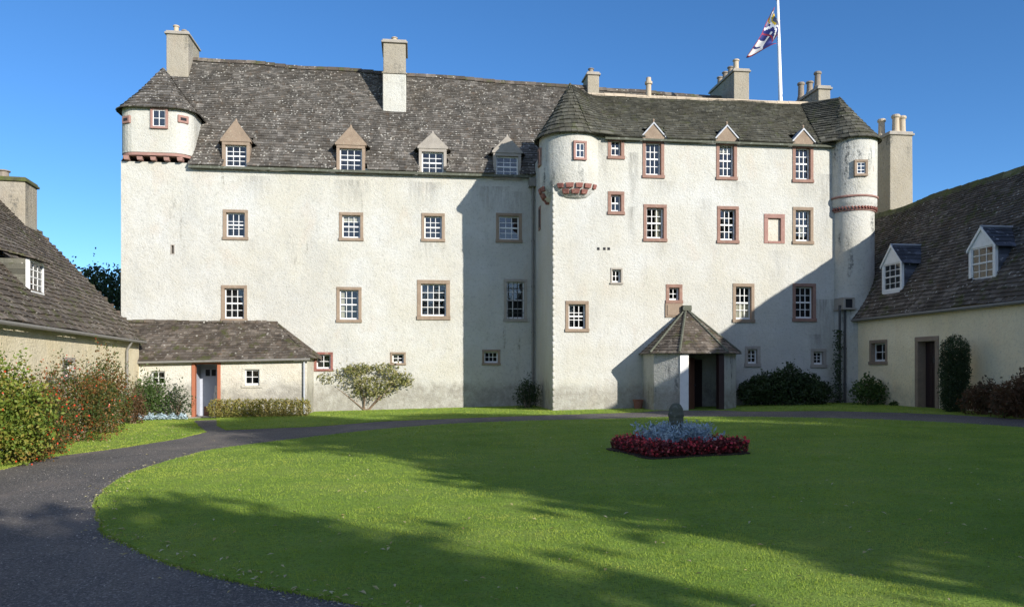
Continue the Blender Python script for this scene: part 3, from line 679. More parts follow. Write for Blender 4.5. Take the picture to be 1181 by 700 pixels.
slates('roof', P_s1, lambda t: 0, lambda t: 1, lambda t: .17, 20, MT['slate_right'], house, seed=71, nseg=2, thick=.022)
# --- stair tower at the right end
cx, cy = 12.25, .15
mb = MB(); prof = [(.86, -1.5), (.85, 3), (.84, 7.85), (.85, 8.02), (.94, 8.14), (.94, 8.40), (.95, EZR+.12)]
mb.lathe(prof, cx, cy, 48)
st_ = mb.build('stair_tower', MT['harl_tower'], house, smooth=True, label='round stair tower at the right end with a corbelled top and cone roof')
ap3 = (12.2, 1.0, M.pix(970, 112, 1.0)[1])
slates('turret_roof', PC(cx, cy, 1.08, EZR+.09, ap3), lambda t: 0, lambda t: 1, lambda t: .2/(2*math.pi*1.0*max(.08, 1-t)), 14, MT['slate_right'], st_, seed=11, nseg=36, thick=.022)
def P_s2(s, t):
    a = (10.75+.85*s, -.20-.42*s, EZR-.02+.06*s); b = (11.4+(ap3[0]-11.4)*s, 2.75+(ap3[1]-2.75)*s, 13.16+(ap3[2]-.03-13.16)*s)
    return tuple(a[k]+(b[k]-a[k])*t for k in range(3))
slates('roof', P_s2, lambda t: 0, lambda t: 1, lambda t: .2, 20, MT['slate_right'], house, seed=72, nseg=2, thick=.022)
mb = MB()
for i in range(46):
    a = 2*math.pi*i/46; c_ = Vector((cx+.90*math.cos(a), cy+.90*math.sin(a), 7.98)); rot = Matrix.Rotation(a, 3, 'Z')@Matrix.Rotation(R(35), 3, 'X')
    mb.box(c_.x-.05, c_.x+.05, c_.y-.022, c_.y+.022, 7.92, 8.05, 0, rot, c_)
mb.build('diagonal_brick_band', MT['stone_redder'], st_)
mb = MB(); mb.lathe([(.84, 7.86), (.89, 7.88), (.89, 7.91), (.84, 7.93)], cx, cy, 48); mb.lathe([(.93, 8.38), (.99, 8.41), (.99, 8.46), (.93, 8.49)], cx, cy, 48); mb.build('string_course', MT['stone_pink'], st_, smooth=False)
r = M.rect(971, 184, 986, 203, cy-.95); surf_window(st_, cx-.26, cx+.26, r[2], r[3], cy-.93, 'stone_brown', 2, 3, .1, (cx, cy, -10))
r = M.rect(1000, 193, 1005, 199, cy-.7); mb = MB(); mb.box(r[0], r[1], cy-.85, cy, r[2], r[3]); mb.build('vent_holes', MT['stone_red'], st_)
r = M.rect(972, 345, 985, 355, cy-.8); mb = MB(); mb.box(r[0]-.04, r[1]+.04, cy-.92, cy, r[2]-.08, r[2]); mb.box(r[0], r[0]+.09, cy-.86, cy, r[2], r[3]); mb.box(r[1]-.09, r[1], cy-.86, cy, r[2], r[3]); mb.box(r[0], r[1], cy-.865, cy, r[3], r[3]+.07); vv = mb.build('vent_frame', MT['stone_grey'], st_, bevel=.01)
mb = MB(); mb.box(r[0]+.09, r[1]-.09, cy-.83, cy, r[2], r[3]); mb.build('recess', MT['dark_room'], vv)
# --- chimneys
chimney(house, -16.55, -15.58, 8.0, 9.9, 13.5, 16.95, 'harl_grey', [(-16.25, 8.5, .45, .13, 'pot'), (-16.05, 9.1, .5, .13, 'pot_dark')], label='pale rendered gable chimney behind the left turret')
chimney(house, -6.72, -5.66, 6.95, 8.7, 12.0, 16.62, 'harl_grey', [(-6.2, 7.5, .32, .14, 'pot')], step=15.2, lower='harl_white', label='wide chimney in the middle of the roof, white below and grey above')
chimney(house, 3.22, 3.80, 8.5, 9.6, 14.5, 16.15, 'harl_grey', [(3.5, 9.0, .35, .14, 'pot_dark')], label='short squat chimney behind the ridge')
chimney(house, 10.22, 11.0, 7.2, 10.4, 13.5, 16.15, 'harl_grey', [(10.45, 7.5, .55, .15, 'pot'), (10.5, 8.3, .5, .15, 'pot_dark'), (10.5, 9.0, .5, .15, 'pot_dark'), (10.5, 9.7, .5, .15, 'pot_dark')], label='long gable chimney with a row of four pots')
chimney(house, 12.0, 12.55, 2.35, 4.4, 11.5, 13.68, 'harl_grey', [(12.15, 2.7, .72, .15, 'pot_dark'), (12.15, 3.4, .55, .15, 'pot_dark'), (12.1, 4.1, .75, .15, 'pot_dark')], label='gable chimney with three tall pots beside the cone roof')
chimney(house, 15.08, 16.12, 2.0, 3.5, 5.0, 11.72, 'harl_grey', [(15.25, 2.9, .8, .16, 'pot'), (15.6, 2.4, .85, .17, 'pot'), (15.9, 2.4, .8, .16, 'pot')], taper=.03, label='tall broad chimney stack rising behind the right wing')
x, _ = M.pix(748, 100, 2.8); mb = MB(); mb.lathe([(.0, 12.9), (.12, 12.9), (.11, 13.7), (.16, 13.72), (.16, 13.82), (.11, 13.85), (.10, 14.0), (0, 14.02)], x, 2.8, 14); mb.build('flue_pipe', MT['pot'], house)
# --- gutters, rainwater pipes
mb = MB(); mb.tube([(-.12, 4.47, -.1), (-.12, 4.47, 9.3), (-.12, 4.44, 9.6)], .055, 8)
for z in (1.2, 3.2, 5.2, 7.2, 9.0): mb.tube([(-.12, 4.47, z), (-.12, 4.47, z+.08)], .072, 8)
mb.box(-.30, .02, 4.25, 4.58, 9.6, 9.95); mb.build('rainwater_pipe', MT['pipe_grey'], house)
for px, py0 in ((968.5, 352), (974.5, 358)):
    yy = -.52; x, z = M.pix(px, py0, yy); mb = MB(); mb.tube([(x, yy, -.1), (x, yy, z)], .05, 8)
    for zz in (1, 2.4): mb.tube([(x, yy, zz), (x, yy, zz+.07)], .066, 8)
    mb.build('rainwater_pipe', MT['iron'], house)
mb = MB(); mb.box(-14.6, -.3, Ly-.25, Ly-.16, EZL-.24, EZL-.14); mb.build('eaves_course', MT['stone_dark'], house)
mb = MB(); mb.box(2.0, 11.6, -.20, -.12, EZR-.19, EZR-.11); mb.build('eaves_course', MT['stone_dark'], house)

# =================================================================== PORCH
porch = empty('porch', (M.ox, M.oy, 0), M.deg, 'small polygonal white entrance porch with a pointed slate roof against the tall house', 'porch')
pp = [(3.52, 0), (3.52, -1.47), (4.26, -2.21), (5.96, -2.21), (6.70, -1.47), (6.70, 0)]
pz = 2.25; ox0, ox1 = M.pix(794, 430, -2.21)[0], M.pix(829, 430, -2.21)[0]
mb = MB()
for i in (0, 1, 3, 4):
    a, b = pp[i], pp[i+1]; mb.quad((*a, -.5), (*b, -.5), (*b, pz), (*a, pz))
    c = Vector((5.1, -.8)); ai = [a[k]+(c[k]-a[k])*.12 for k in (0, 1)]; bi = [b[k]+(c[k]-b[k])*.12 for k in (0, 1)]
    mb.quad((*bi, -.5), (*ai, -.5), (*ai, pz), (*bi, pz))
    if i == 1: mb.build('wall', MT['harl_tower'], porch); mb = MB()
mb.quad((ox1+.2, -2.21, -.5), (5.96, -2.21, -.5), (5.96, -2.21, pz), (ox1+.2, -2.21, pz))
mb.build('wall', MT['harl_tower'], porch)
mb = MB(); mb.box(4.262, ox0, -2.24, -1.95, -.3, pz-.08); mb.build('door_jamb', MT['white'], porch, bevel=.01, label='white painted door jamb catching the sun')
mb = MB(); mb.box(ox1, ox1+.2, -2.24, -1.95, -.3, pz-.08); mb.box(4.30, 5.9, -2.235, -1.95, pz-.08, pz+.02); mb.build('door_jamb', MT['dark_paint'], porch, bevel=.01)
mb = MB(); a = Vector((ox0+.03, -1.93, 0)); d = Vector((.62, .78, 0)).normalized()*.9; n_ = Vector((-d.y, d.x, 0)).normalized()*.05
q4 = [a, a+d, a+d+n_, a+n_]; mb.hprism([(p.x, p.y) for p in q4], .12, 2.05)
for z0, z1 in ((.3, .95), (1.1, 1.9)):
    b0 = a+d*.15-n_*.25; b1 = a+d*.85-n_*.25; mb.hprism([(p.x, p.y) for p in (b0, b1, b1+n_*.3, b0+n_*.3)], z0, z1)
dr = mb.build('door', MT['brown_paint'], porch, bevel=.008, label='open brown panelled door leaf inside the porch')
mb = MB(); c = a+d*.9-n_*.8; mb.tube([tuple(c+Vector((0, 0, 1.0))), tuple(c+Vector((0, 0, 1.06)))], .03, 8); mb.build('handle', MT['iron'], dr)
mb = MB(); mb.box(4.9, 5.9, -.06, -.03, .1, 2.0); mb.build('inner_door', MT['dark_paint'], porch, label='dark inner door of the house')
mb = MB(); mb.box(3.7, 6.5, -2.05, -.02, -.3, .12); mb.box(4.2, 6.05, -2.5, -2.06, -.3, .13); mb.build('step', MT['stone_grey'], porch, bevel=.02)
apP = M.pix(791, 356, -.05); apP = (apP[0], -.05, apP[1])
ev = [(3.40, .0), (3.36, -1.53), (4.20, -2.37), (6.02, -2.37), (6.86, -1.53), (6.82, 0)]
mb_r = []
for i in range(5):
    a, b = ev[i], ev[i+1]
    L0 = math.hypot(b[0]-a[0], b[1]-a[1])
    def PP(s, t, a=a, b=b, L0=L0):
        f = s/L0; x, y = a[0]+(b[0]-a[0])*f, a[1]+(b[1]-a[1])*f
        return (x+(apP[0]-x)*t, y+(apP[1]-y)*t, pz-.04+(apP[2]-pz)*t)
    slates('roof', PP, lambda t: 0, lambda t, L0=L0: L0, lambda t: .15/max(.08, 1-t), 19, MT['slate_wing'], porch, seed=20+i, nseg=1, thick=.014, jag=.006)
mb = MB()
for i in range(1, 5):
    a = Vector((*ev[i], pz-.0)); b = Vector(apP)
    mb.tube([a, b], .045, 5)
mb.build('hip_ridges', MT['stone_dark'], porch); mb = MB(); mb.box(apP[0]-.18, apP[0]+.18, -.25, 0, apP[2]-.1, apP[2]+.12); mb.build('apex_stone', MT['stone_dark'], porch, bevel=.03)
mb = MB(); mb.hprism(ev, pz-.06, pz-.02); mb.build('soffit', MT['lead'], porch)
# planter beside the porch
x, z = M.pix(736, 468, -.35); X, Y = M.world(x, -.35); pl = empty('planter', (X, Y, gz(X)), 7, 'small reddish brown pot on the grass left of the porch', 'plant pot')
mb = MB(); mb.lathe([(0, 0), (.14, 0), (.19, .30), (.21, .30), (.21, .36), (.17, .36), (.15, .28), (0, .28)], 0, 0, 16); mb.build('pot', MT['terracotta'], pl); mb = MB(); mb.lathe([(0, .31), (.16, .30)], 0, 0, 12); mb.build('soil', MT['soil'], pl)

# =================================================================== LEFT LEAN-TO
lean = empty('lean_to_outbuilding', (M.ox, M.oy, 0), M.deg, 'low white lean-to with an open red framed doorway against the left of the tall house', 'outbuilding')
ay = 2.4; ax0, ax1 = -17.3, M.pix(354, 440, ay)[0]
def aez(x): return 2.12+(x-ax1)*.022
holesA = []; wA = [M.rect(171, 425, 193, 447, ay), M.rect(279, 423, 302, 447, ay)]
dA = M.rect(221, 416, 254.5, 486, ay); dA = (dA[0], dA[1], -.9, dA[3])
holesA = [hole(r) for r in wA]+[(dA[0]+.02, dA[1]-.02, -2, dA[3]-.02)]
mb = MB(); wallgrid(mb, ax0, ax1, -1.2, 1.93, ay, holesA)
mb.quad((ax0, ay, 1.93), (ax1, ay, 1.93), (ax1, ay, aez(ax1)), (ax0, ay, aez(ax0)))
mb.quad((ax1, ay, -1.2), (ax1, Ly, -1.2), (ax1, Ly, 2.12), (ax1, ay, 2.12))
mb.build('wall', MT['harl_lean'], lean)
for r in wA: window(lean, r, ay, 2, 2, 'harl_lean', sw=.10, proud=.015, rail=False, depth=.14)
tpx = M.pix(318, 376, Ly)[0]; tpz = M.pix(250, 373, Ly)[1]+.05
eA = lambda s: (s, ay-.2, aez(s)-.04); rA = lambda s: (s, Ly-.01, tpz+.03*math.sin(s*2))
slates('roof', planeP(eA, rA, .04, 5), lambda t: ax0, lambda t: ax1+.15+(tpx-ax1-.15)*t, lambda t: .2, 17, MT['slate_wing'], lean, seed=31, nseg=30, thick=.018)
def PH(s, t):
    x = ax1+.15+(tpx-ax1-.15)*t; y = ay-.2+(s*(1)+0)*(Ly-ay+.2) if False else 0
    y0 = ay-.2+(Ly-ay+.19)*t; return (x, y0+(Ly-.005-y0)*s, aez(ax1)-.04+(tpz-aez(ax1)+.04)*t)
slates('roof', PH, lambda t: 0, lambda t: 1, lambda t: .24/(2.4*max(.1, 1-t)), 12, MT['slate_wing'], lean, seed=32, nseg=1, thick=.024)
mb = MB(); x = ax0
while x < tpx: mb.box(x, x+.44, Ly-.16, Ly-.02, tpz-.04, tpz+.07+rnd.uniform(-.02, .03)); x += .45
mb.add([(tpx, Ly-.14, tpz-.1), (ax1+.35, Ly-.14, 1.98), (ax1+.35, Ly-.01, 1.98), (tpx, Ly-.01, tpz-.1), (tpx, Ly-.14, tpz+.07), (ax1+.35, Ly-.14, 2.16), (ax1+.35, Ly-.01, 2.16), (tpx, Ly-.01, tpz+.07)], [(0, 1, 5, 4), (4, 5, 6, 7), (1, 2, 6, 5), (2, 3, 7, 6), (3, 0, 4, 7), (0, 3, 2, 1)])
mb.build('roof_fillet', MT['slate_wing'], lean, bevel=.02)
mb = MB(); mb.tube([(ax0, ay-.24, aez(ax0)-.10), (ax1+.15, ay-.24, aez(ax1)-.10)], .05, 8); mb.build('gutter', MT['pipe_grey'], lean)
mb = MB(); mb.tube([(ax1-.1, ay-.09, -.5), (ax1-.1, ay-.09, 1.9), (ax1-.1, ay-.22, 2.03)], .04, 8); mb.build('rainwater_pipe', MT['lead'], lean)
x0, x1, z0, z1 = dA; mb = MB(); s = .13
mb.box(x0, x0+s, ay-.03, ay+.22, -.9, z1-s); mb.box(x1-s, x1, ay-.03, ay+.22, -.9, z1-s); mb.box(x0, x1, ay-.035, ay+.22, z1-s, z1); mb.build('door_frame', MT['red_paint'], lean, bevel=.01)
mb = MB(); gzd = -.27
mb.quad((x0, ay+.2, gzd), (x1, ay+.2, gzd), (x1, ay+1.5, gzd), (x0, ay+1.5, gzd)); mb.box(x0-.05, x1+.05, ay-.25, ay+.2, gzd-.3, gzd+.03); mb.build('threshold', MT['stone_grey'], lean)
mb = MB(); yb = ay+1.25
mb.quad((x0-.1, yb, -.9), (x1+.1, yb, -.9), (x1+.1, yb, 2.2), (x0-.1, yb, 2.2)); mb.quad((x0, ay+.2, -.9), (x0, yb, -.9), (x0, yb, 2.2), (x0, ay+.2, 2.2)); mb.quad((x1, yb, -.9), (x1, ay+.2, -.9), (x1, ay+.2, 2.2), (x1, yb, 2.2)); mb.quad((x0, ay, 2.0), (x1, ay, 2.0), (x1, yb, 2.3), (x0, yb, 2.3))
mb.build('lobby', MT['grey_paint'], lean)
mb = MB(); mb.box(x0+.16, x1-.12, yb-.05, yb-.01, gzd, gzd+.38); mb.build('lobby_kickboard', MT['brown_paint'], lean)
mb = MB(); fx0, fx1 = x0+.2, x1-.2; mb.box(fx0-.04, fx1+.04, yb-.06, yb-.012, 1.30, 1.66); fl = mb.build('fanlight', MT['grey_paint'], lean)
mb = MB()
for i in range(3): a = fx0+(fx1-fx0)*i/3; mb.box(a+.03, a+(fx1-fx0)/3-.03, yb-.066, yb-.03, 1.35, 1.61)
mb.build('glass', MT['dark_room'], fl)
mb = MB(); mb.box(x1-.34, x1-.16, ay+.3, ay+.36, gzd, gzd+.95); mb.box(x1-.30, x1-.18, ay+.28, ay+.38, gzd+.95, gzd+1.25); mb.build('inner_gate', MT['white'], lean, bevel=.01, label='low white inner gate post in the doorway')

# =================================================================== RIGHT WING
rwg = empty('cottage_wing', (RWF.ox, RWF.oy, 0), RWF.deg, 'cream cottage wing on the right with a steep brown slate roof and two white dormers', 'cottage')
rez = 3.64; rx0, rx1 = -3.0, 21.0; rry, rrz = 3.0, 8.42
wr = RWF.rect(1003, 392, 1023.5, 420.5, 0); drr = RWF.rect(1056, 388, 1083, 468, 0); drr = (drr[0], drr[1], .0, drr[3])
mb = MB(); wallgrid(mb, rx0, rx1, -1, rez, 0, [hole(wr), (drr[0]+.02, drr[1]-.02, -2, drr[3]-.02)])
mb.quad((rx1, 0, -1), (rx1, 6, -1), (rx1, 6, rez), (rx1, 0, rez)); mb.add([(rx1, 0, rez), (rx1, 6, rez), (rx1, 3, rrz)], [(0, 1, 2)])
mb.quad((rx0, 6, -1), (rx0, 0, -1), (rx0, 0, rez), (rx0, 6, rez)); mb.add([(rx0, 0, rez), (rx0, 3, rrz), (rx0, 6, rez)], [(0, 1, 2)]); mb.quad((rx1, 6, -1), (rx0, 6, -1), (rx0, 6, rez), (rx1, 6, rez))
mb.build('wall', MT['harl_cream_right'], rwg)
window(rwg, wr, 0, 2, 2, 'stone_brown', sw=.12, rail=False, depth=.24)
x0, x1, z0, z1 = drr; mb = MB(); s = .17; mb.box(x0, x0+s, -.04, .35, -.3, z1-s); mb.box(x1-s, x1, -.04, .35, -.3, z1-s); mb.box(x0, x1, -.045, .35, z1-s, z1); mb.build('door_frame', MT['stone_brown'], rwg, bevel=.015)
mb = MB(); mb.box(x0+s, x1-s, .26, .32, .0, z1-s); 
for i in range(1, 5): a = x0+s+(x1-x0-2*s)*i/5; mb.box(a-.006, a+.006, .252, .26, .3, z1-s-.05)
dd = mb.build('door', MT['dark_paint'], rwg); mb = MB(); mb.box(x0+s+.25, x1-s-.25, .25, .262, 1.85, 2.1); mb.build('door_pane', MT['glass'], dd); mb = MB(); mb.tube([(x1-s-.12, .22, 1.2), (x1-s-.12, .26, 1.2)], .035, 8); mb.build('handle', MT['iron'], dd)
mb = MB(); mb.box(x0-.1, x1+.1, -.4, .25, -.3, .30); mb.build('step', MT['stone_grey'], rwg, bevel=.02)
RD = [((1017, 1040), 305, 283, 338), ((1117, 1148), 286, 262, 326)]
def find_y(F, px, py, ez, k):
    return min((abs(F.pix(px, py, y)[1]-(ez+k*(y+.18))), y) for y in np.linspace(0, 3, 301))[1]
dy = find_y(RWF, 1029, 337, rez, 1.51); rdx = []
for (pa, pb), pe, pk, pbm in RD:
    xa, ze = RWF.pix(pa, pe, dy); xb, _ = RWF.pix(pb, pe, dy); xm = (xa+xb)/2; _, zp = RWF.pix((pa+pb)/2, pk, dy); _, zb = RWF.pix((pa+pb)/2, pbm, dy); _, ze = RWF.pix((pa+pb)/2, pe, dy)
    rdx.append((xa, xb, ze, zp, zb))
eW = lambda s: (s, -.16, rez-.02); rW = lambda s: (s, rry, rrz+.03*math.sin(s*.9))
def skW(s, t):
    y = -.16+t*3.16; return any(a+.05 < s < b-.05 and dy+.02 < y < dy+.5 for a, b, *_ in rdx)
slates('roof', planeP(eW, rW, .06, 13), lambda t: rx0, lambda t: rx1, lambda t: .2, 42, MT['slate_wing'], rwg, skW, seed=41, nseg=180, thick=.020, jag=.010)
mb = MB(); mb.quad((rx0, rry, rrz), (rx1, rry, rrz), (rx1, 6.2, rez-.1), (rx0, 6.2, rez-.1)); mb.build('roof_back_slope', MT['slate_wing'], rwg)
mb = MB(); x = rx0
while x < rx1:
    l = rnd.uniform(.35, .5); z = rrz+.03*math.sin(x*.9)+wob(x, 6, .06, .5, 13)
    vs = [(xx, rry+yy, z+zz) for xx in (x, x+l) for yy, zz in ((-.17, -.20), (-.08, .03+rnd.uniform(0, .03)), (.08, .03), (.17, -.20))]
    mb.add(vs, [(0, 4, 5, 1), (1, 5, 6, 2), (2, 6, 7, 3), (0, 1, 2, 3), (4, 7, 6, 5)]); x += l
mb.build('mossy_ridge', MT['moss'], rwg)
mb = MB(); mb.tube([(rx0+3, -.20, rez-.10), (rx1, -.20, rez-.10)], .055, 8); mb.build('gutter', MT['pipe_grey'], rwg)
def roof_dormer(parent, xa, xb, ze, zp, zb, y, slope, ny=4, seed=1, matf='white'):
    """gabled roof dormer facing local -y; its cheeks run back into the roof"""
    xm = (xa+xb)/2; L0 = (zp-zb)/slope+.35; sw = .12; D = MB()
    zt = zp-.02; wx0, wx1, wz0, wz1 = xa+sw, xb-sw, zb+.12, ze+.03
    D.box(xa, wx0, y, y+.10, zb-.2, ze); D.box(wx1, xb, y, y+.10, zb-.2, ze); D.box(wx0, wx1, y-.02, y+.10, zb-.15, wz0)
    D.prism([(xa, ze), (wx0, ze), (wx0, wz1), (wx1, wz1), (wx1, ze), (xb, ze), (xm, zt)], y+.001, y+.10)
    d = D.build('dormer', MT[matf], parent, bevel=.008, label='white boarded gabled dormer window')
    F_ = MB()
    for sg in (-1, 1):
        hx = (xb-xa)/2+.05; F_.prism([(xm, zp+.03), (xm+sg*hx, ze+.0), (xm+sg*hx, ze-.09), (xm, zp-.08)][::sg], y-.05, y-.002)
    F_.build('bargeboard', MT[matf], d)
    s = MB(); yy = y+.03; f = .04
    s.box(wx0, wx0+f, yy, yy+.04, wz0, wz1); s.box(wx1-f, wx1, yy, yy+.04, wz0, wz1); s.box(wx0+f, wx1-f, yy, yy+.041, wz0, wz0+f*1.3); s.box(wx0+f, wx1-f, yy, yy+.041, wz1-f, wz1)
    zm = (wz0+wz1)/2; s.box(wx0+f, wx1-f, yy-.015, yy+.042, zm-.025, zm+.025); nx = 3
    for i in range(1, nx): xx = wx0+(wx1-wx0)*i/nx; s.box(xx-.012, xx+.012, yy+.006, yy+.034, wz0+f, wz1-f)
    for j in (.25, .75): zz = wz0+(wz1-wz0)*j; s.box(wx0+f, wx1-f, yy+.007, yy+.033, zz-.012, zz+.012)
    s.build('sash', MT['white'], d)
    g = MB()
    for i in range(nx):
        for j in range(4):
            q = rnd.uniform(-.003, .003); a0, a1 = wx0+(wx1-wx0)*i/nx, wx0+(wx1-wx0)*(i+1)/nx; b0, b1 = wz0+(wz1-wz0)*j/4, wz0+(wz1-wz0)*(j+1)/4
            g.quad((a0, yy+.02+q, b0), (a1, yy+.02-q, b0), (a1, yy+.02, b1), (a0, yy+.02+q, b1))
    g.build('glass', MT['glass'], d); g = MB(); g.quad((xa, y+.4, zb), (xb, y+.4, zb), (xb, y+.4, ze), (xa, y+.4, ze)); g.build('room_lining', MT['dark_room'], d)
    for sg, xx in ((-1, xa), (1, xb)):
        C = MB()
        for r_ in range(int((ze-zb)/.13)+1):
            z0 = zb-.1+r_*.13; z1 = min(z0+.14, ze)
            C.box(xx-.03 if sg < 0 else xx-.02, xx+.02 if sg < 0 else xx+.03, y+.101, y+.1+max(.15, (z1-zb)/slope+.2), z0, z1-.004)
        C.build('slated_cheek', MT['slate_dark'], d)
    hx = (xb-xa)/2+.10
    for sg in (-1, 1):
        if sg < 0: e = lambda s: (xm-hx, y+L0-s, ze-.03); r = lambda s: (xm, y+L0-s, zp)
        else: e = lambda s: (xm+hx, y-.03+s, ze-.03); r = lambda s: (xm, y-.03+s, zp)
        slates('dormer_roof', planeP(e, r, 0), lambda t: 0, lambda t: L0+.03, lambda t: .2, 5, MT['slate_dark'], d, thick=.014, seed=seed*3+sg)
    k = MB(); k.tube([(xm, y-.05, zp+.03), (xm, y+L0, zp+.03)], .035, 6); k.build('lead_ridge', MT['lead'], d)
    return d
for i, (xa, xb, ze, zp, zb) in enumerate(rdx): roof_dormer(rwg, xa, xb, ze, zp, zb, dy, 1.5, seed=50+i)

# =================================================================== LEFT WING
lwg = empty('cottage_wing', (LWF.ox, LWF.oy, 0), LWF.deg, 'cream cottage wing on the left with a lichened brown slate roof behind the berry bushes', 'cottage')
lez = 2.76; lx0, lx1 = -22.0, 0.0; lry, lrz = 4.8, 8.2
wl = LWF.rect(71, 412, 86, 440, 0)
mb = MB(); wallgrid(mb, lx0, lx1, -1, lez, 0, [hole(wl)])
mb.quad((lx1, 0, -1), (lx1, 9.6, -1), (lx1, 9.6, lez), (lx1, 0, lez)); mb.add([(lx1, 0, lez), (lx1, 9.6, lez), (lx1, lry, lrz)], [(0, 1, 2)])
mb.quad((lx0, 9.6, -1), (lx0, 0, -1), (lx0, 0, lez), (lx0, 9.6, lez)); mb.add([(lx0, 0, lez), (lx0, lry, lrz), (lx0, 9.6, lez)], [(0, 1, 2)]); mb.quad((lx1, 9.6, -1), (lx0, 9.6, -1), (lx0, 9.6, lez), (lx1, 9.6, lez))
mb.build('wall', MT['harl_cream'], lwg)
window(lwg, wl, 0, 2, 2, 'stone_grey', sw=.12, rail=False)
eV = lambda s: (s, -.2, lez-.02); rV = lambda s: (s, lry, lrz+.03*math.sin(s))
slates('roof', planeP(eV, rV, .05, 23), lambda t: lx0, lambda t: lx1+.12, lambda t: .2, 40, MT['slate_wing'], lwg, None, seed=61, nseg=120, thick=.020, jag=.010)
mb = MB(); mb.quad((lx0, lry, lrz), (lx1, lry, lrz), (lx1, 9.8, lez-.1), (lx0, 9.8, lez-.1)); mb.build('roof_back_slope', MT['slate_wing'], lwg)
mb = MB()
for i in range(22):
    f = i/22; y = -.2+f*5; z = lez+.0+f*(lrz-lez); mb.box(lx1+.02, lx1+.2, y, y+.26, z-.1, z+.13+rnd.uniform(0, .04))
mb.build('verge_stones', MT['slate_wing'], lwg, bevel=.02)
mb = MB(); mb.tube([(lx0, -.25, lez-.10), (lx1, -.25, lez-.10)], .055, 8); 
for i in range(30): mb.box(lx0+.7*i, lx0+.7*i+.03, -.24, 0, lez-.10, lez-.06)
mb.build('gutter', MT['pipe_grey'], lwg)
mb = MB(); xx = LWF.pix(147, 430, -.1)[0]; mb.tube([(xx, -.09, -.6), (xx, -.09, lez-.45), (xx, -.24, lez-.14)], .045, 8); mb.build('rainwater_pipe', MT['pipe_grey'], lwg)
yd = find_y(LWF, 42, 339, lez, 1.09); xa = LWF.pix(34, 320, yd)[0]; xb = LWF.pix(51, 320, yd)[0]; _, ze = LWF.pix(42, 301, yd); _, zb = LWF.pix(42, 338, yd)
lw_info = (xa, xb, ze, zb)
def flat_dormer(parent, xa, xb, ze, zb, y, slope):
    D = MB(); D.box(xa, xa+.07, y, y+.1, zb-.1, ze); D.box(xb-.07, xb, y, y+.1, zb-.1, ze); D.box(xa+.07, xb-.07, y, y+.1, ze-.08, ze-.002); D.box(xa+.07, xb-.07, y-.03, y+.1, zb-.1, zb+.03)
    d = D.build('dormer', MT['white'], parent, bevel=.008, label='small white dormer with a sloping slate roof')
    s = MB(); a, b, c, e = xa+.07, xb-.07, zb+.03, ze-.08
    for i in range(1, 3): xx = a+(b-a)*i/3; s.box(xx-.015, xx+.015, y+.03, y+.06, c, e)
    for j in range(1, 4): zz = c+(e-c)*j/4; s.box(a, b, y+.031, y+.059, zz-.014, zz+.014)
    s.build('sash', MT['white'], d); g = MB(); g.quad((a, y+.045, c), (b, y+.045, c), (b, y+.045, e), (a, y+.045, e)); g.build('glass', MT['glass'], d); g = MB(); g.quad((xa, y+.35, zb), (xb, y+.35, zb), (xb, y+.35, ze), (xa, y+.35, ze)); g.build('room_lining', MT['dark_room'], d)
    for xx0, xx1 in ((xa-.04, xa+.01), (xb-.01, xb+.04)):
        C = MB()
        for r_ in range(int((ze-zb)/.14)+1):
            z0 = zb-.1+r_*.14; C.box(xx0, xx1, y+.102, y+.1+max(.15, (z0+.14-zb)/slope+.3), z0, min(z0+.136, ze))
        C.build('slated_cheek', MT['slate_right'], d)
    L0 = (ze-zb)/(slope-.25)+.5
    e_ = lambda s: (xa-.12+s, y-.12, ze-.01); r = lambda s: (xa-.12+s, y+L0, ze+.28*L0)
    slates('dormer_roof', planeP(e_, r, .02), lambda t: 0, lambda t: xb-xa+.24, lambda t: .22, 7, MT['slate_wing'], d, thick=.022, seed=77)
flat_dormer(lwg, xa, xb, ze, zb, yd, 1.13)
chimney(lwg, -1.3, -.05, LWF.pix(43, 230, -.1)[0]*0+3.55, 6.2, 5.5, 8.42, 'harl_grey', [(-.7, 4.45, .36, .2, 'pot_dark')], cap='moss', label='broad rendered chimney with a mossy cap')

# =================================================================== FLAGPOLE AND FLAG
fy = 4.0; b0 = M.pix(901, 118, fy); t0 = M.pix(897, 1, fy)
X, Y = M.world(b0[0], fy)
fp = empty('flagpole', (X, Y, 11.6), M.deg, 'tall white flagpole standing behind the ridge of the roof', 'flagpole')
mb = MB(); dx = t0[0]-b0[0]; mb.tube([(0, 0, 0), (dx*.2, 0, (b0[1]-11.6)), (dx, 0, t0[1]-11.6)], [.10, .095, .055], 10); mb.build('pole', MT['pole_white'], fp, smooth=True)
mb = MB(); mb.lathe([(0, 0), (.08, .02), (.10, .08), (.06, .14), (0, .15)], dx, 0, 10); k = mb.build('finial', MT['iron'], fp); k.location = (0, 0, t0[1]-11.6)
mb = MB(); NU, NV = 26, 20
cs = [M.pix(896.0, 6, fy), M.pix(895.5, 40, fy), M.pix(866, 63, fy), M.pix(890.5, 54.5, fy)]  # hoist top, hoist bottom, fly top, fly bottom
def FP(u, v):
    a = [cs[0][k]*(1-v)+cs[1][k]*v for k in (0, 1)]; b = [cs[2][k]*(1-v)+cs[3][k]*v for k in (0, 1)]
    x = a[0]*(1-u)+b[0]*u; z = a[1]*(1-u)+b[1]*u
    x += .05*math.sin(5*u+2*v)*u; return (x, fy+.22*math.sin(7*u+4*v)*(.3+u)+.25*math.sin(5*v+1), z)
vs = [FP(i/NU, j/NV) for i in range(NU+1) for j in range(NV+1)]; fs = []; ms = []
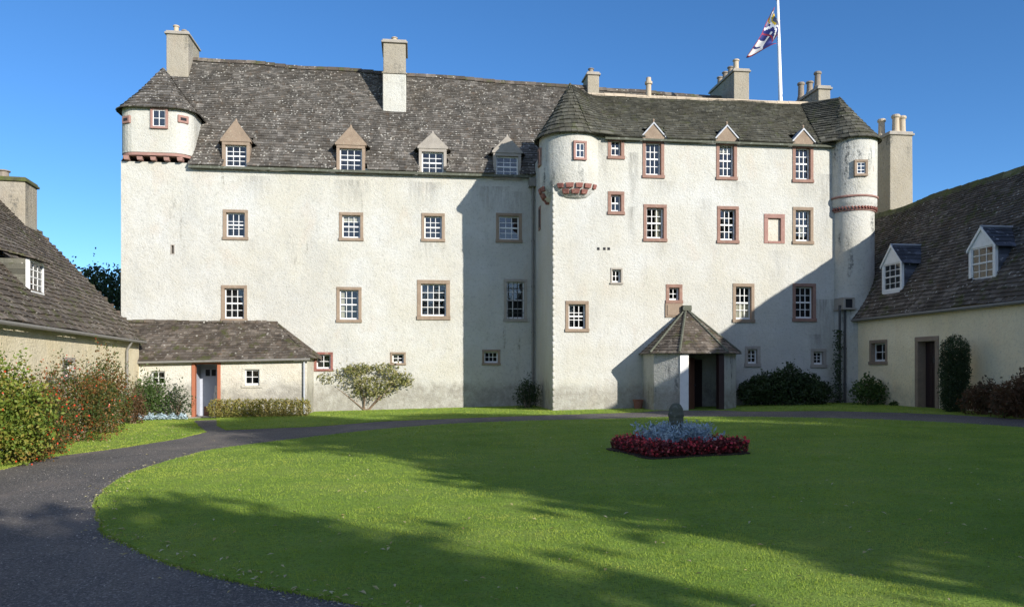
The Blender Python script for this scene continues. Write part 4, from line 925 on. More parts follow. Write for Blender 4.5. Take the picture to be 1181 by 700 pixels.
for i in range(NU):
    for j in range(NV):
        fs.append((i*(NV+1)+j, (i+1)*(NV+1)+j, (i+1)*(NV+1)+j+1, i*(NV+1)+j+1)); u, v = (i+.5)/NU, (j+.5)/NV
        m = 0
        if u < .22: m = 4 if v > .3 else 2
        if u < .35 and v < .18: m = 4
        if abs((u-.10)*2.1-v+.1) < .10 and u < .5: m = 1
        if abs((.42-u)*2.4-v+.1) < .10 and u < .5: m = 1
        if .12 < u < .24 and v < .55 and m != 1: m = 2
        if abs(v-.5) < .07 and u > .45: m = 1
        if abs(u-.55) < .03: m = 3
        if .68 < u < .80 and v < .45: m = 1
        if u > .86 and v < .45: m = 1
        if v < .05 or v > .93 or u > .96: m = 3
        ms.append(m)
mb.add(vs, fs); mb.m = ms
fl = mb.build('flag', [MT['f_blue'], MT['f_white'], MT['f_yel'], MT['f_red'], MT['f_grey']], None, smooth=True)
fl.location = (M.ox, M.oy, 0); fl.rotation_euler = (0, 0, R(M.deg)); sf = fl.modifiers.new('cloth', 'SOLIDIFY'); sf.thickness = .01
tag(fl, 'limp blue, white, yellow and maroon heraldic flag hanging from the pole', 'flag')

# =================================================================== GROUND
def struct(o): o['kind'] = 'structure'; return o
def sheet(name, poly, dz, mat, thick=None):
    mb = MB(); P3 = [(x, y, TILT*max(-15, min(16, x))+dz) for x, y in poly]
    from mathutils.geometry import tessellate_polygon
    tr = tessellate_polygon([[Vector(p) for p in P3]]); mb.add(P3, [tuple(t_) for t_ in tr])
    if thick:
        n = len(P3); lo_ = [(x, y, z-thick) for x, y, z in P3]; mb.add(P3+lo_, [(i, i+n, (i+1) % n+n, (i+1) % n) for i in range(n)])
    o = mb.build(name, mat)
    me = o.data
    import bmesh; bm = bmesh.new(); bm.from_mesh(me); bmesh.ops.recalc_face_normals(bm, faces=bm.faces)
    for f in bm.faces:
        if abs(f.normal.z) > .5 and f.normal.z < 0: f.normal_flip()
    bm.to_mesh(me); bm.free(); return struct(o)
mb = MB(); xs = [-900, -15, 16, 900]
for i in range(3):
    a, b = xs[i], xs[i+1]; mb.quad((a, -500, gz(a)), (b, -500, gz(b)), (b, 1500, gz(b)), (a, 1500, gz(a)))
struct(mb.build('ground', MT['turf']))
outer = [gpt(*p) for p in ((-60, 558), (0, 542), (59, 527), (137, 517), (206, 506), (236, 498.5))]
outer += [gpt(*p) for p in ((226, 491), (221, 485), (252, 484), (252, 491), (262, 496))]
outer += [gpt(*p) for p in ((364, 492), (440, 486), (555, 481.5), (640, 478.5), (740, 475.5), (760, 473.5), (840, 473.5), (860, 474.5), (960, 474.0), (1040, 476), (1110, 479), (1181, 483.5))]
outer = [(-10.5, 9.0)]+outer[1:]
outer += [(15.5, 17.5), (15.5, -14), (-10.5, -14)]
lawn_px = [(250, 519), (205, 530), (165, 542.5), (135, 556), (118, 571), (112, 587), (117, 607), (132, 622), (160, 636), (200, 652), (255, 667), (326, 682), (400, 695)]
lawn = [gpt(*p) for p in lawn_px]
lawn += [(-.55, 5.25), (.6, 4.6), (2.2, 3.9), (4.5, 3.3), (7.5, 3.2), (10.3, 4.2), (12.2, 6.5), (13.2, 9.5), (13.6, 13)]
lawn += [gpt(*p) for p in ((1250, 501), (1181, 494.5), (1110, 489.5), (1038, 485.8), (950, 483), (850, 481.5), (760, 482), (700, 484), (600, 486.5), (517, 490), (450, 495), (402, 500), (326, 509))]
# smooth the outline with Catmull-Rom
def smooth(poly, k=5):
    out = []; n = len(poly)
    for i in range(n):
        p0, p1, p2, p3 = [Vector(poly[(i+j) % n]) for j in (-1, 0, 1, 2)]
        for q in range(k):
            t = q/k; out.append(tuple(.5*((2*p1)+(p2-p0)*t+(2*p0-5*p1+4*p2-p3)*t*t+(3*p1-p0-3*p2+p3)*t*t*t)))
    return out
lawn = smooth(lawn, 5)
lawn = [(x+noise.noise(Vector((x*1.5, y*1.5, 0)))*.05, y+noise.noise(Vector((x*1.5, y*1.5, 7)))*.05) for x, y in lawn]
sheet('driveway', outer, .006, MT['asphalt'])
sheet('lawn', lawn, .035, MT['turf'], .06)

# ---- grass blades
def inpoly(px, py, poly):
    c = np.zeros(len(px), bool); n = len(poly); P = np.array(poly)
    for i in range(n):
        x0, y0 = P[i]; x1, y1 = P[(i+1) % n]
        m = ((y0 > py) != (y1 > py)); 
        if abs(y1-y0) < 1e-9: continue
        c ^= m & (px < (x1-x0)*(py-y0)/(y1-y0)+x0)
    return c
rng = np.random.default_rng(5)
def tri_mesh(name, V, F, mat):
    me = bpy.data.meshes.new(name); nv, nf = len(V), len(F)
    me.vertices.add(nv); me.vertices.foreach_set('co', V.astype(np.float32).ravel())
    me.loops.add(nf*F.shape[1]); me.loops.foreach_set('vertex_index', F.astype(np.int32).ravel())
    me.polygons.add(nf); me.polygons.foreach_set('loop_start', np.arange(0, nf*F.shape[1], F.shape[1], dtype=np.int32))
    me.update(calc_edges=True); me.materials.append(mat)
    o = bpy.data.objects.new(name, me); COL.objects.link(o); return o
def blades(x, y, z0, hmean, wid):
    n = len(x); a = rng.uniform(0, 2*np.pi, n); h = hmean*.62*rng.uniform(.45, 1.3, n)*(1+.35*np.sin(x*9+np.sin(y*7)*2)*np.sin(y*8+1.3*np.sin(x*5))); w_ = wid*rng.uniform(.7, 1.3, n)
    la = rng.uniform(0, 2*np.pi, n); ln = h*rng.uniform(.05, .55, n)
    V = np.zeros((n, 3, 3)); z = TILT*np.clip(x, -15, 16)+z0
    V[:, 0] = np.stack([x-np.cos(a)*w_, y-np.sin(a)*w_, z], 1); V[:, 1] = np.stack([x+np.cos(a)*w_, y+np.sin(a)*w_, z], 1)
    V[:, 2] = np.stack([x+np.cos(la)*ln, y+np.sin(la)*ln, z+h], 1)
    return V.reshape(-1, 3)
def scatter(poly, dens, band):
    xs_ = [p[0] for p in poly]; y0, y1 = band
    x0, x1 = min(xs_), max(xs_); n = int((x1-x0)*(y1-y0)*dens)
    x = rng.uniform(x0, x1, n); y = rng.uniform(y0, y1, n)
    k = (np.abs(x) < (y+1.0)*.70+1.0) & inpoly(x, y, poly); return x[k], y[k]
VV = []
for y0, y1, dens, h, wd in ((3.0, 5.5, 2200, .032, .0030), (5.5, 7.5, 4200, .034, .0030), (7.5, 10, 2600, .035, .0040), (10, 14, 1300, .036, .0055), (14, 20, 650, .038, .008), (20, 30, 300, .040, .012)):
    x, y = scatter(lawn, dens, (y0, y1)); VV.append(blades(x, y, .03, h, wd))
# longer fringe at the lawn edge
E = np.array(lawn); seg = np.roll(E, -1, 0)-E; ln = np.hypot(seg[:, 0], seg[:, 1]); cum = np.cumsum(ln)
n = 26000; d = rng.uniform(0, cum[-1], n); i = np.searchsorted(cum, d); f = 1-(cum[i]-d)/ln[i]; pt = E[i]+seg[i]*f[:, None]+rng.normal(0, .022, (n, 2))
VV.append(blades(pt[:, 0], pt[:, 1], .004, .045, .0045))
V = np.concatenate(VV); F = np.arange(len(V)).reshape(-1, 3)
g = tri_mesh('lawn_grass', V, F, MT['blades']); tag(g, 'short mown grass of the oval lawn', 'grass', kind='stuff')
print('lawn blades', len(F))
verge = [outer[0], *outer[1:6]]
vl = [outer[k] for k in range(0, 6)]+[gpt(221, 484), M.world(-15.9, 2.3), LWF.world(-4, -.05), LWF.world(-12, -.05), LWF.world(-21, -.05)]
vr = [gpt(252, 491), gpt(262, 496), gpt(364, 492), gpt(440, 486), gpt(555, 481.5), gpt(640, 478.5), gpt(740, 475.5), M.world(3.6, 0), M.world(0, 0), M.world(0, 4.55), M.world(-9.5, 4.55), M.world(-9.5, 2.3), M.world(-13, 2.3)]
vq = [gpt(860, 474.5), gpt(960, 474.0), gpt(1040, 476), gpt(1110, 479), gpt(1181, 483.5), RWF.world(14, -.6), RWF.world(14, -.02), M.world(12, 0), M.world(6.75, 0)]
VV = []
for poly, y0, y1, dn, h, wd in ((vl, 8, 14, 1500, .045, .005), (vl, 14, 20, 900, .05, .008), (vl, 20, 31, 380, .055, .012), (vr, 20, 36, 330, .055, .013), (vq, 15, 33, 300, .055, .013)):
    x, y = scatter(poly, dn, (y0, y1)); VV.append(blades(x, y, .0, h, wd))
for poly in (outer[1:23],):
    E = np.array(poly); seg = E[1:]-E[:-1]; ln = np.hypot(seg[:, 0], seg[:, 1]); cum = np.cumsum(ln); n = 16000
    d = rng.uniform(0, cum[-1]-1e-6, n); i = np.searchsorted(cum, d); f = 1-(cum[i]-d)/ln[i]; pt = E[i]+seg[i]*f[:, None]+rng.normal(0, .03, (n, 2)); VV.append(blades(pt[:, 0], pt[:, 1], 0, .05, .007))
V = np.concatenate(VV); F = np.arange(len(V)).reshape(-1, 3)
g = tri_mesh('verge_grass', V, F, MT['blades']); tag(g, 'grass of the verges along the foot of the walls', 'grass', kind='stuff')
# verge turf sheets
for nm, poly in (('left_verge', vl), ('middle_verge', vr), ('right_verge', vq)): sheet('verge', poly, .012, MT['turf'])

# ------------------------------------------------------------------ leaf cards
def leaves(cent, size, rs, flat=.0, asp=.55, up=None):
    """cent (n,3) -> folded diamond leaves"""
    n = len(cent); s = size*rs.uniform(.6, 1.4, n)
    d = rs.normal(0, 1, (n, 3)); d /= np.linalg.norm(d, axis=1)[:, None]
    if up is not None: d = d*(1-up)+np.array([0, 0, 1])*up; d /= np.linalg.norm(d, axis=1)[:, None]
    e = rs.normal(0, 1, (n, 3)); e -= d*(e*d).sum(1)[:, None]; e /= np.linalg.norm(e, axis=1)[:, None]
    nn = np.cross(d, e); V = np.zeros((n, 4, 3))
    V[:, 0] = cent-d*s[:, None]*.5; V[:, 2] = cent+d*s[:, None]*.5
    V[:, 1] = cent+e*s[:, None]*asp*.5+nn*s[:, None]*.12; V[:, 3] = cent-e*s[:, None]*asp*.5+nn*s[:, None]*.12
    idx = np.arange(n)[:, None]*4; F = np.concatenate([idx+np.array([[0, 1, 2]]), idx+np.array([[0, 2, 3]])], 0)
    return V.reshape(-1, 3), F
def blob_pts(blobs, n, rs, shell=.55, rough=.28):
    """points in ellipsoids (cx,cy,cz,rx,ry,rz), mostly near an uneven skin with gaps"""
    vol = np.array([b[3]*b[4]+b[4]*b[5] for b in blobs]); pr = vol/vol.sum(); pick = rs.choice(len(blobs), n, p=pr); B = np.array(blobs)[pick]
    d = rs.normal(0, 1, (n, 3)); d /= np.linalg.norm(d, axis=1)[:, None]
    r = 1-np.abs(rs.normal(0, 1, n))*(1-shell)*.6; r = np.clip(r, .05, 1)
    ph = B[:, :3]*1.7
    lump = np.sin(d[:, 0]*5+ph[:, 0])*np.sin(d[:, 1]*4.3+ph[:, 1])*np.cos(d[:, 2]*4.7+ph[:, 2]) + .6*np.sin(d[:, 0]*11+ph[:, 1])*np.cos(d[:, 2]*9+d[:, 1]*7)
    r = r*(1+rough*lump)*(1+rs.normal(0, .05, n))
    return B[:, :3]+d*r[:, None]*B[:, 3:]
def mesh_child(name, V, F, mat, parent):
    o = tri_mesh(name, V, F, mat); o.parent = parent; return o
def shrub(name, px, base, wpx, top, mat, label, cat='shrub', n=3500, leaf=.07, dz=None, depth=.8, blobs=None, stems=True, berries=0, group=None, up=None, seed=1, rough=.28, asp=.55, flat=False, shift=0.0, shell=.55, wall=None):
    if wall: X, Y2 = wall[0].world(wall[0].pix(px, 400, wall[1])[0], wall[1])
    else: Y2 = gpt(px, base)[1]+shift; X = (px-CX)/FPX*Y2
    sc = Y2/FPX; W = wpx*sc; z = gz(X); H = EYE+(HY-top)*sc-z; rs = np.random.default_rng(seed)
    e = empty(name, (X, Y2, z), 0, label, cat, group)
    if blobs is None:
        blobs = []
        k = max(3, int(W/H*3)+2)
        for i in range(k):
            f = (i+.5)/k-.5; hh = H*(1-.7*abs(f)**1.5*1.6)*rs.uniform(.82, 1.0)
            blobs.append((f*W*.85, rs.uniform(-.15, .15)*W*depth*.4, hh*.52, W/k*.95, W*depth*.42 if W*depth*.42 < H else H*.6, hh*.48))
        blobs.append((0, 0, H*.36, W*.44, min(W*depth*.4, H*.7), H*.36))
    else: blobs = [(b[0]*W, b[1]*W, b[2]*H, b[3]*W, b[4]*W, b[5]*H) for b in blobs]
    pts = blob_pts(blobs, n, rs, shell=shell, rough=rough); pts[:, 2] = np.where(pts[:, 2] < .02, rs.uniform(.02, .12, n), pts[:, 2])
    # sprays sticking out of the outline
    V, F = leaves(pts, leaf, rs, up=up, asp=asp); mesh_child('foliage', V, F, MT[mat], e)['kind'] = 'stuff'
    if stems:
        mb = MB()
        for i in range(9):
            b = blobs[i % len(blobs)]; tx, ty, tz = b[0]+rs.uniform(-.6, .6)*b[3], b[1]+rs.uniform(-.6, .6)*b[4], b[2]+rs.uniform(0, .9)*b[5]
            p0 = Vector((rs.uniform(-.12, .12)*W, rs.uniform(-.1, .1)*W*depth, -.03)); p2 = Vector((tx, ty, tz)); p1 = (p0+p2)/2+Vector((0, 0, .1*H))
            mb.tube([p0, p1, p2], [.018, .012, .005], 5)
        mb.build('stems', MT['twig'], e)
    if berries:
        bp = blob_pts(blobs, berries, rs, shell=.9, rough=rough)*np.array([1.03, 1.03, 1.03]); bp[:, 2] = np.abs(bp[:, 2]); V, F = leaves(bp, .036, rs, asp=1.0); mesh_child('berries', V, F, MT['berry'], e)['kind'] = 'stuff'
    return e
# left border
shrub('berry_bush', -18, 540, 160, 388, 'leaf_mixed', 'tall yellow green bush at the left edge of the picture against the cream wing', n=11000, leaf=.075, seed=1, depth=.5, berries=120, wall=(LWF, -0.75))
shrub('berry_bush', 22, 524, 105, 412, 'leaf_rust', 'rust tinged berry bush leaning over the verge at the far left', n=8500, leaf=.06, berries=380, seed=2, depth=.5, wall=(LWF, -1.15))
shrub('berry_bush', 52, 506, 66, 428, 'leaf_rust', 'low red berried bush in the middle of the left border', n=5000, leaf=.06, berries=300, seed=12, depth=.5, wall=(LWF, -1.15))
shrub('berry_bush', 86, 500, 100, 402, 'leaf_rust', 'wide cotoneaster bush with orange leaves and red berries below the window of the left wing', n=9500, leaf=.065, berries=400, seed=3, depth=.55, wall=(LWF, -0.75))
shrub('berry_bush', 124, 490, 52, 396, 'leaf_rust', 'upright green and rust bush just left of the drainpipe', n=6000, leaf=.07, berries=90, seed=4, depth=.8, wall=(LWF, -0.8))
shrub('berry_bush', -150, 560, 170, 380, 'leaf_rust', 'berry bush along the left wing wall just outside the left edge of the picture', n=7000, leaf=.07, berries=200, seed=21, depth=.5, wall=(LWF, -.75))
shrub('russet_shrub', 154, 483, 26, 440, 'leaf_red', 'small russet red shrub at the foot of the left drainpipe', n=1500, leaf=.08, seed=5, wall=(LWF, -.5))
shrub('garden_shrub', 172, 480, 44, 418, 'leaf_green', 'feathery green shrub in front of the lean-to window', n=2600, leaf=.09, seed=6, rough=.45, wall=(M, 1.75))
shrub('garden_shrub', 205, 482, 30, 436, 'leaf_dark', 'thin dark green shrub left of the red door frame', n=900, leaf=.08, seed=7, rough=.5, wall=(M, 1.75))
for i, (px, py) in enumerate(((148, 486), (160, 485.5), (173, 485), (186, 484.5), (198, 484.5), (210, 484.5))):
    shrub('silver_plant', px, py, 13, 475, 'leaf_silver', 'low silvery plant edging the border before the lean-to', 'plant', n=160, leaf=.09, seed=30+i, group='silver plants along the lean-to border', stems=False, wall=(M, 1.3))
shrub('flower_clump', 57, 513, 16, 500, 'leaf_hedge', 'small pale cream flowering clump at the foot of the berry bushes', 'plant', n=400, leaf=.05, seed=44, stems=False)
shrub('flower_clump', 70, 512, 12, 499, 'petal_red', 'small bright red flowering clump on the edge of the left border', 'plant', n=300, leaf=.05, seed=45, stems=False)
# hedge in front of the lean-to
shrub('clipped_hedge', 299, 481, 112, 459, 'leaf_hedge', 'low clipped yellow green hedge right of the red doorway', 'hedge', n=8000, leaf=.07, seed=8, depth=.16, blobs=[(-.46+.0836*i, 0, .48, .075, .06, .50) for i in range(12)], stems=False, rough=.15, shell=.7)
# spreading pale shrub
vb = [(-.38, 0, .66, .13, .14, .12), (-.24, .05, .74, .13, .15, .15), (-.09, -.05, .82, .13, .15, .13), (.06, .05, .86, .13, .16, .12), (.22, 0, .82, .12, .14, .15), (.36, 0, .66, .12, .13, .15), (.43, .03, .56, .07, .08, .10), (-.44, .0, .72, .07, .08, .08), (0, 0, .58, .16, .18, .16), (.22, 0, .52, .13, .12, .17), (-.20, .04, .52, .12, .12, .14), (.1, -.06, .38, .12, .1, .13), (-.07, 0, .36, .1, .1, .12)]
e = shrub('spreading_shrub', 421, 473, 112, 416, 'leaf_vib', 'spreading pale leaved shrub with bare lower stems against the white wall', n=4600, leaf=.13, seed=9, blobs=vb, rough=.65, asp=.42, stems=False)
Wv, Hv = 112*gpt(421, 473)[1]/FPX, 57*gpt(421, 473)[1]/FPX; mb = MB(); rs = np.random.default_rng(3)
for i in range(26):
    b = vb[i % len(vb)]; p2 = Vector(((b[0]+rs.uniform(-.8, .8)*b[3])*Wv, (b[1]+rs.uniform(-.8, .8)*b[4])*Wv, (b[2]+rs.uniform(-.3, .7)*b[5])*Hv)); p0 = Vector((rs.uniform(-.12, .2), rs.uniform(-.1, .1), -.05))
    p1 = p0.lerp(p2, .45)+Vector((rs.uniform(-.08, .08), 0, rs.uniform(.0, .12))); mb.tube([p0, p1, p2], [.026, .017, .006], 5)
mb.build('stems', MT['twig'], e)
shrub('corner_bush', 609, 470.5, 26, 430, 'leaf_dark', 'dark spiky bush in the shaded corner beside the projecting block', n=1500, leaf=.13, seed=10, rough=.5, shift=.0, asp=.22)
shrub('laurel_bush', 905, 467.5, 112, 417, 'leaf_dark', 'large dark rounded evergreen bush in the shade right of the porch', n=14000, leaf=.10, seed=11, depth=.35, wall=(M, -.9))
shrub('wall_shrub', 1003, 464.5, 38, 427, 'leaf_green', 'leafy shrub under the small window of the right wing', n=1600, leaf=.11, seed=13, rough=.4, wall=(RWF, -0.5))
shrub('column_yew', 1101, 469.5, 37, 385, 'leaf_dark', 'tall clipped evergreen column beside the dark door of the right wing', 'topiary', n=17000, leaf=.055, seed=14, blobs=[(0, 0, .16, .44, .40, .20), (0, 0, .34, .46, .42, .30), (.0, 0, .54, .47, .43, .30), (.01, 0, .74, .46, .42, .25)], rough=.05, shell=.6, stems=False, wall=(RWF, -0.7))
shrub('red_hedge_shrub', 1135, 474, 48, 432, 'leaf_red', 'rounded reddish brown shrub just right of the clipped column', n=3000, leaf=.08, seed=15, rough=.4, wall=(RWF, -0.9))
shrub('red_hedge_shrub', 1180, 478, 68, 420, 'leaf_red', 'taller reddish brown shrub at the right edge of the picture', n=5500, leaf=.08, seed=16, rough=.4, wall=(RWF, -1))
shrub('red_hedge_shrub', 1250, 486, 80, 420, 'leaf_red', 'reddish brown shrub on the right wing beyond the edge of the picture', n=3500, leaf=.09, seed=17, wall=(RWF, -1))
shrub('fern_clump', 1166, 480, 26, 462, 'leaf_green', 'small pale leaved clump in front of the reddish shrubs at the right edge', 'plant', n=500, leaf=.08, seed=18, stems=False)
for i, (px, py) in enumerate(((1032, 467.5), (1042, 467.5), (1051, 468))): shrub('border_plant', px, py, 13, 461, 'leaf_green', 'low green plant along the foot of the right wing wall', 'plant', n=120, leaf=.09, seed=60+i, group='low plants along the foot of the right wing', stems=False, shift=-.2)
# climber up the pipe
X, Y = M.world(M.pix(966, 440, -.62)[0], -.62); e = empty('climbing_plant', (X, Y, gz(X)), 0, 'thin climbing plant on the drainpipes by the round tower', 'climber')
rs = np.random.default_rng(4); pts = np.stack([rs.normal(0, .09, 700), rs.normal(0, .05, 700), rs.uniform(0, 2.9, 700)**1.0], 1); V, F = leaves(pts, .09, rs); mesh_child('foliage', V, F, MT['leaf_dark'], e)

# =================================================================== FLOWER BED
bed = [(1.90, 15.55), (2.42, 13.75), (4.20, 14.25), (3.75, 16.15)]
bc = (sum(p[0] for p in bed)/4, sum(p[1] for p in bed)/4)
bs = smooth([(bc[0]+(x-bc[0])*1.05, bc[1]+(y-bc[1])*1.05) for x, y in sum([[a, ((a[0]+b[0])/2, (a[1]+b[1])/2)] for a, b in zip(bed, bed[1:]+bed[:1])], [])], 3)
sheet('soil', bs, .055, MT['soil'], .03)
def bedp(u, v):
    a = Vector(bed[0]).lerp(Vector(bed[1]), u); b = Vector(bed[3]).lerp(Vector(bed[2]), u); return a.lerp(b, v)
def plant_proto(kind, seed):
    rs = np.random.default_rng(seed); e = empty('bedding_plant' if kind == 'r' else 'silver_leaf_plant')
    if kind == 'r':
        pts = blob_pts([(0, 0, .12, .15, .15, .12)], 150, rs, rough=.2); pts[:, 2] = np.abs(pts[:, 2]); V, F = leaves(pts, .06, rs, asp=.8); mesh_child('foliage', V, F, MT['leaf_burgundy'], e)
        pts = blob_pts([(0, 0, .15, .15, .15, .12)], 34, rs, shell=.95, rough=.2); pts[:, 2] = np.abs(pts[:, 2]); V, F = leaves(pts, .045, rs, asp=1.0); mesh_child('flowers', V, F, MT['petal_red'], e)['kind'] = 'stuff'
    else:
        V, F = [], []; k = 0
        for i in range(16):
            a = rs.uniform(0, 2*math.pi); L = rs.uniform(.28, .46); sp = rs.uniform(.25, .75); pts = []
            for j in range(14):
                t = (j+1)/14; pts.append((math.cos(a)*sp*L*t**1.4+rs.normal(0, .012), math.sin(a)*sp*L*t**1.4+rs.normal(0, .012), L*t*(1-.25*sp*t)))
            v_, f_ = leaves(np.array(pts), .07, rs, asp=.35, up=.35); V.append(v_); F.append(f_+k); k += len(v_)
        mesh_child('foliage', np.concatenate(V), np.concatenate(F), MT['leaf_silver'], e)
    return e
def dup(root, loc, rz, sc):
    r = root.copy(); COL.objects.link(r); r.location = loc; r.rotation_euler = (0, 0, rz); r.scale = (sc,)*3
    for ch in root.children:
        c = ch.copy(); COL.objects.link(c); c.parent = r
    return r
pr = [plant_proto('r', 70+i) for i in range(3)]; ps = [plant_proto('s', 80+i) for i in range(3)]; used = set()
def place(protos, key, u, v, sc, lab, cat, grp):
    i = rnd.randrange(3); p = bedp(u, v); loc = (p.x, p.y, gz(p.x)+.05); rz = rnd.uniform(0, 6.28)
    if (key, i) not in used: used.add((key, i)); o = protos[i]; o.location = loc; o.rotation_euler = (0, 0, rz); o.scale = (sc,)*3
    else: o = dup(protos[i], loc, rz, sc)
    tag(o, lab, cat, grp)
n = 9
for i in range(n):
    for j in range(n):
        u, v = (i+.5)/n+rnd.uniform(-.02, .02), (j+.5)/n+rnd.uniform(-.02, .02); d = max(abs(u-.5), abs(v-.5))
        if d > .27: place(pr, 'r', u, v, rnd.uniform(.85, 1.15), 'burgundy leaved red flowering plant in the outer ring of the flower bed', 'bedding plant', 'red bedding plants round the flower bed')
n = 5
for i in range(n):
    for j in range(n):
        if i == 2 and j == 2: continue
        u, v = .24+.52*(i+.5)/n+rnd.uniform(-.02, .02), .24+.52*(j+.5)/n+rnd.uniform(-.02, .02)
        place(ps, 's', u, v, rnd.uniform(1.05, 1.4), 'silver blue feathery plant in the middle of the flower bed', 'bedding plant', 'silver plants in the middle of the flower bed')
p = Vector((3.06, 14.85)); e = empty('stone_pedestal', (p.x, p.y, gz(p.x)+.04), 12, 'weathered dark stone pedestal rising from the silver plants of the flower bed', 'pedestal')
mb = MB(); rings = [(.20, 0), (.20, .10), (.15, .14), (.145, .64), (.16, .66), (.16, .70), (.145, .73), (.135, .80), (.10, .86), (.05, .90), (0, .905)]
mb.lathe(rings, 0, 0, 8); o = mb.build('shaft', MT['stone_dark'], e, bevel=.015)
mb = MB(); mb.box(-.05, .05, -.150, -.12, .25, .55); mb.build('carved_panel', MT['stone_dark'], e, bevel=.01)

# =================================================================== FALLEN LEAVES
rs = np.random.default_rng(12); pts = []
def strew(poly, n, band, z, bias=None):
    x, y = scatter(poly, 60, band); k = rng.permutation(len(x))[:n]; 
    return np.stack([x[k], y[k], TILT*np.clip(x[k], -15, 16)+z], 1)
pts.append(strew(lawn, 150, (5, 9), .058)); pts.append(strew(lawn, 260, (9, 26), .065)); pts.append(strew(outer, 130, (5, 26), .014)); pts.append(strew(vl, 420, (9, 26), .055)); pts.append(strew(vr, 90, (20, 32), .06))
E = np.array(lawn); nE = 300; i = rs.integers(0, 75, nE); pt = E[i]+rs.normal(0, .13, (nE, 2)); pts.append(np.stack([pt[:, 0], pt[:, 1], TILT*pt[:, 0]+.05], 1))
P_ = np.concatenate(pts); n = len(P_); a = rs.uniform(0, 6.28, n); s = rs.uniform(.014, .034, n); tl = rs.uniform(-.4, .4, (n, 2))
V = np.zeros((n, 4, 3)); dx_, dy_ = np.cos(a)*s, np.sin(a)*s
V[:, 0] = P_-np.stack([dx_, dy_, -tl[:, 0]*s], 1); V[:, 2] = P_+np.stack([dx_, dy_, tl[:, 0]*s*-1], 1)
V[:, 1] = P_+np.stack([-dy_*.45, dx_*.45, s*.3+tl[:, 1]*s*.3], 1); V[:, 3] = P_-np.stack([-dy_*.45, dx_*.45, -s*.3+tl[:, 1]*s*.3], 1)
idx = np.arange(n)[:, None]*4; F = np.concatenate([idx+np.array([[0, 1, 2]]), idx+np.array([[0, 2, 3]])], 0)
g = tri_mesh('fallen_leaves', V.reshape(-1, 3), F, MT['leaf_fallen']); tag(g, 'scattered pale yellow autumn leaves on the lawn and drive', 'leaves', kind='stuff')

# loose grit
rs = np.random.default_rng(31); x, y = scatter(outer, 90, (5, 20)); k = rng.permutation(len(x))[:9000]; x, y = x[k], y[k]; k = ~inpoly(x, y, lawn); x, y = x[k], y[k]
E = np.array(lawn); i = rs.integers(0, len(E), 5000); ex = E[i]+(E[(i+1) % len(E)]-E[i])*rs.uniform(0, 1, (5000, 1))+rs.normal(0, .10, (5000, 2)); x = np.concatenate([x, ex[:, 0]]); y = np.concatenate([y, ex[:, 1]])
k = ~inpoly(x, y, lawn); x, y = x[k], y[k]; n = len(x); sz = rs.uniform(.003, .011, n); c0 = np.stack([x, y, TILT*np.clip(x, -15, 16)+.006], 1)
off = np.array([[1, 0, 0], [0, 1, 0], [-1, 0, 0], [0, -1, 0], [0, 0, .9]]); V = c0[:, None]+off[None]*sz[:, None, None]*rs.uniform(.7, 1.3, (n, 5, 1))
F = np.concatenate([np.arange(n)[:, None]*5+np.array([[a_, b_, 4]]) for a_, b_ in ((0, 1), (1, 2), (2, 3), (3, 0))], 0)
g = tri_mesh('loose_grit', V.reshape(-1, 3), F, MT['grit']); tag(g, 'loose pale grit scattered on the dark drive', 'gravel', kind='stuff')

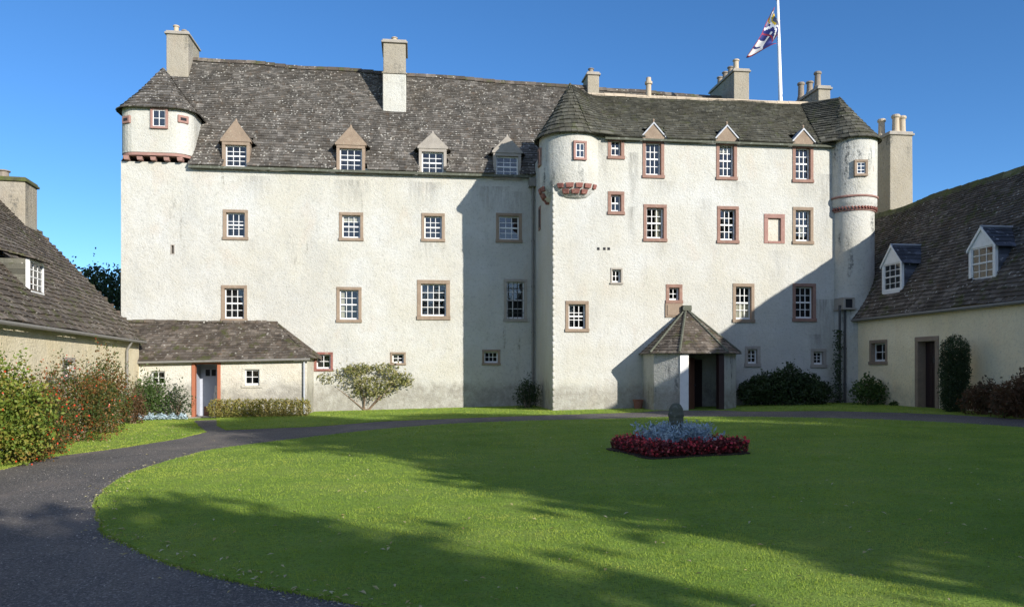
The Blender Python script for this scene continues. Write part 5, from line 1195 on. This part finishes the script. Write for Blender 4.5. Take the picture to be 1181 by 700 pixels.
# =================================================================== TREES
def tree(X, Y, h0, h1, r, label, n=9000, leaf=.28, seed=1, group=None, mat='leaf_tree', rough=.35, name='broadleaf_tree'):
    rs = np.random.default_rng(seed); z = gz(X); e = empty(name, (X, Y, z), 0, label, 'tree', group)
    H = h1-h0; blobs = []
    for i in range(22):
        f = (i+.5)/22; a = i*2.4+rs.uniform(-.4, .4); rr_ = r*rs.uniform(.38, .55)*(1-.25*max(0, f-.55)); q = r*.62*(1-.28*f**3)
        blobs.append((math.cos(a)*q, math.sin(a)*q, h0+H*(.08+.84*f), rr_*1.1, rr_*1.1, rr_*.85))
    blobs.append((0, 0, h0+H*.5, r*.7, r*.7, H*.46))
    pts = blob_pts(blobs, n, rs, shell=.5, rough=rough); V, F = leaves(pts, leaf, rs, asp=.7); mesh_child('crown', V, F, MT[mat], e)
    mb = MB(); mb.tube([(0, 0, -.3), (.05, 0, h0), (0, .1, h0+H*.45), (.1, 0, h1-H*.15)], [r*.11, r*.08, r*.05, .03], 8)
    for b in blobs[:-1]: mb.tube([(0, 0, h0+(b[2]-h0)*.3), (b[0]*.5, b[1]*.5, b[2]*.8+h0*.1), (b[0], b[1], b[2])], [r*.045, r*.03, .02], 5)
    mb.build('trunk', MT['bark'], e); return e
def pq(p, q): return p*.755-q*.656, p*.656+q*.755
# background trees beyond the left wing
for i, (px, pt_, Z, r) in enumerate(((98, 296, 47, 1.5), (121, 301, 49, 1.7), (146, 306, 52, 2.2))):
    h = EYE+(HY-pt_)/FPX*Z; tree((px-CX)/FPX*Z, Z, h*.25, h, r, ['dark tree rising just right of the left wing roof', 'dark tree between the left wing roof and the tall house', 'dark tree mostly hidden behind the left corner of the tall house'][i], n=4200, leaf=.20, seed=90+i, group='trees behind the left wing', mat='leaf_dark', rough=.5)
# the trees round the gates behind the viewpoint, whose shade lies on the lawn
for i, (p, q, h0, h1, r, n) in enumerate(((11.6, -20, 7.6, 17.5, 3.4, 19000), (16.0, -20, 5.0, 16.0, 3.7, 17000), (22.8, -20, 4, 12.6, 3.8, 9000), (1.7, -14, 1.2, 8.5, 3.1, 16000), (-3.6, -14, 1.2, 8.9, 3.4, 12000), (-9.5, -14, 1.2, 9.0, 3.4, 7000), (5.0, -24, 1.0, 7.6, 2.6, 4000), (10.1, -12, 1.2, 8.2, 3.7, 17000), (18.5, -11, 1.5, 6, 3.2, 8000))):
    X, Y = pq(p, q); tree(X, Y, h0, h1, r, ['tall tree behind the viewpoint nearest the gates, shading the middle of the lawn', 'tall tree behind the viewpoint shading the flower bed', 'tree by the end of the right wing, outside the picture', 'low tree close behind the viewpoint shading the near lawn edge', 'low tree behind the viewpoint shading the near drive', 'low tree far left behind the viewpoint', 'small bushy tree far behind the viewpoint', 'low spreading tree right of the viewpoint shading the near right lawn', 'small round tree at the near end of the right wing'][i], n=n, leaf=.34, seed=100+i, group='trees outside the picture behind the viewpoint')
print('dormers', rdx, lw_info)
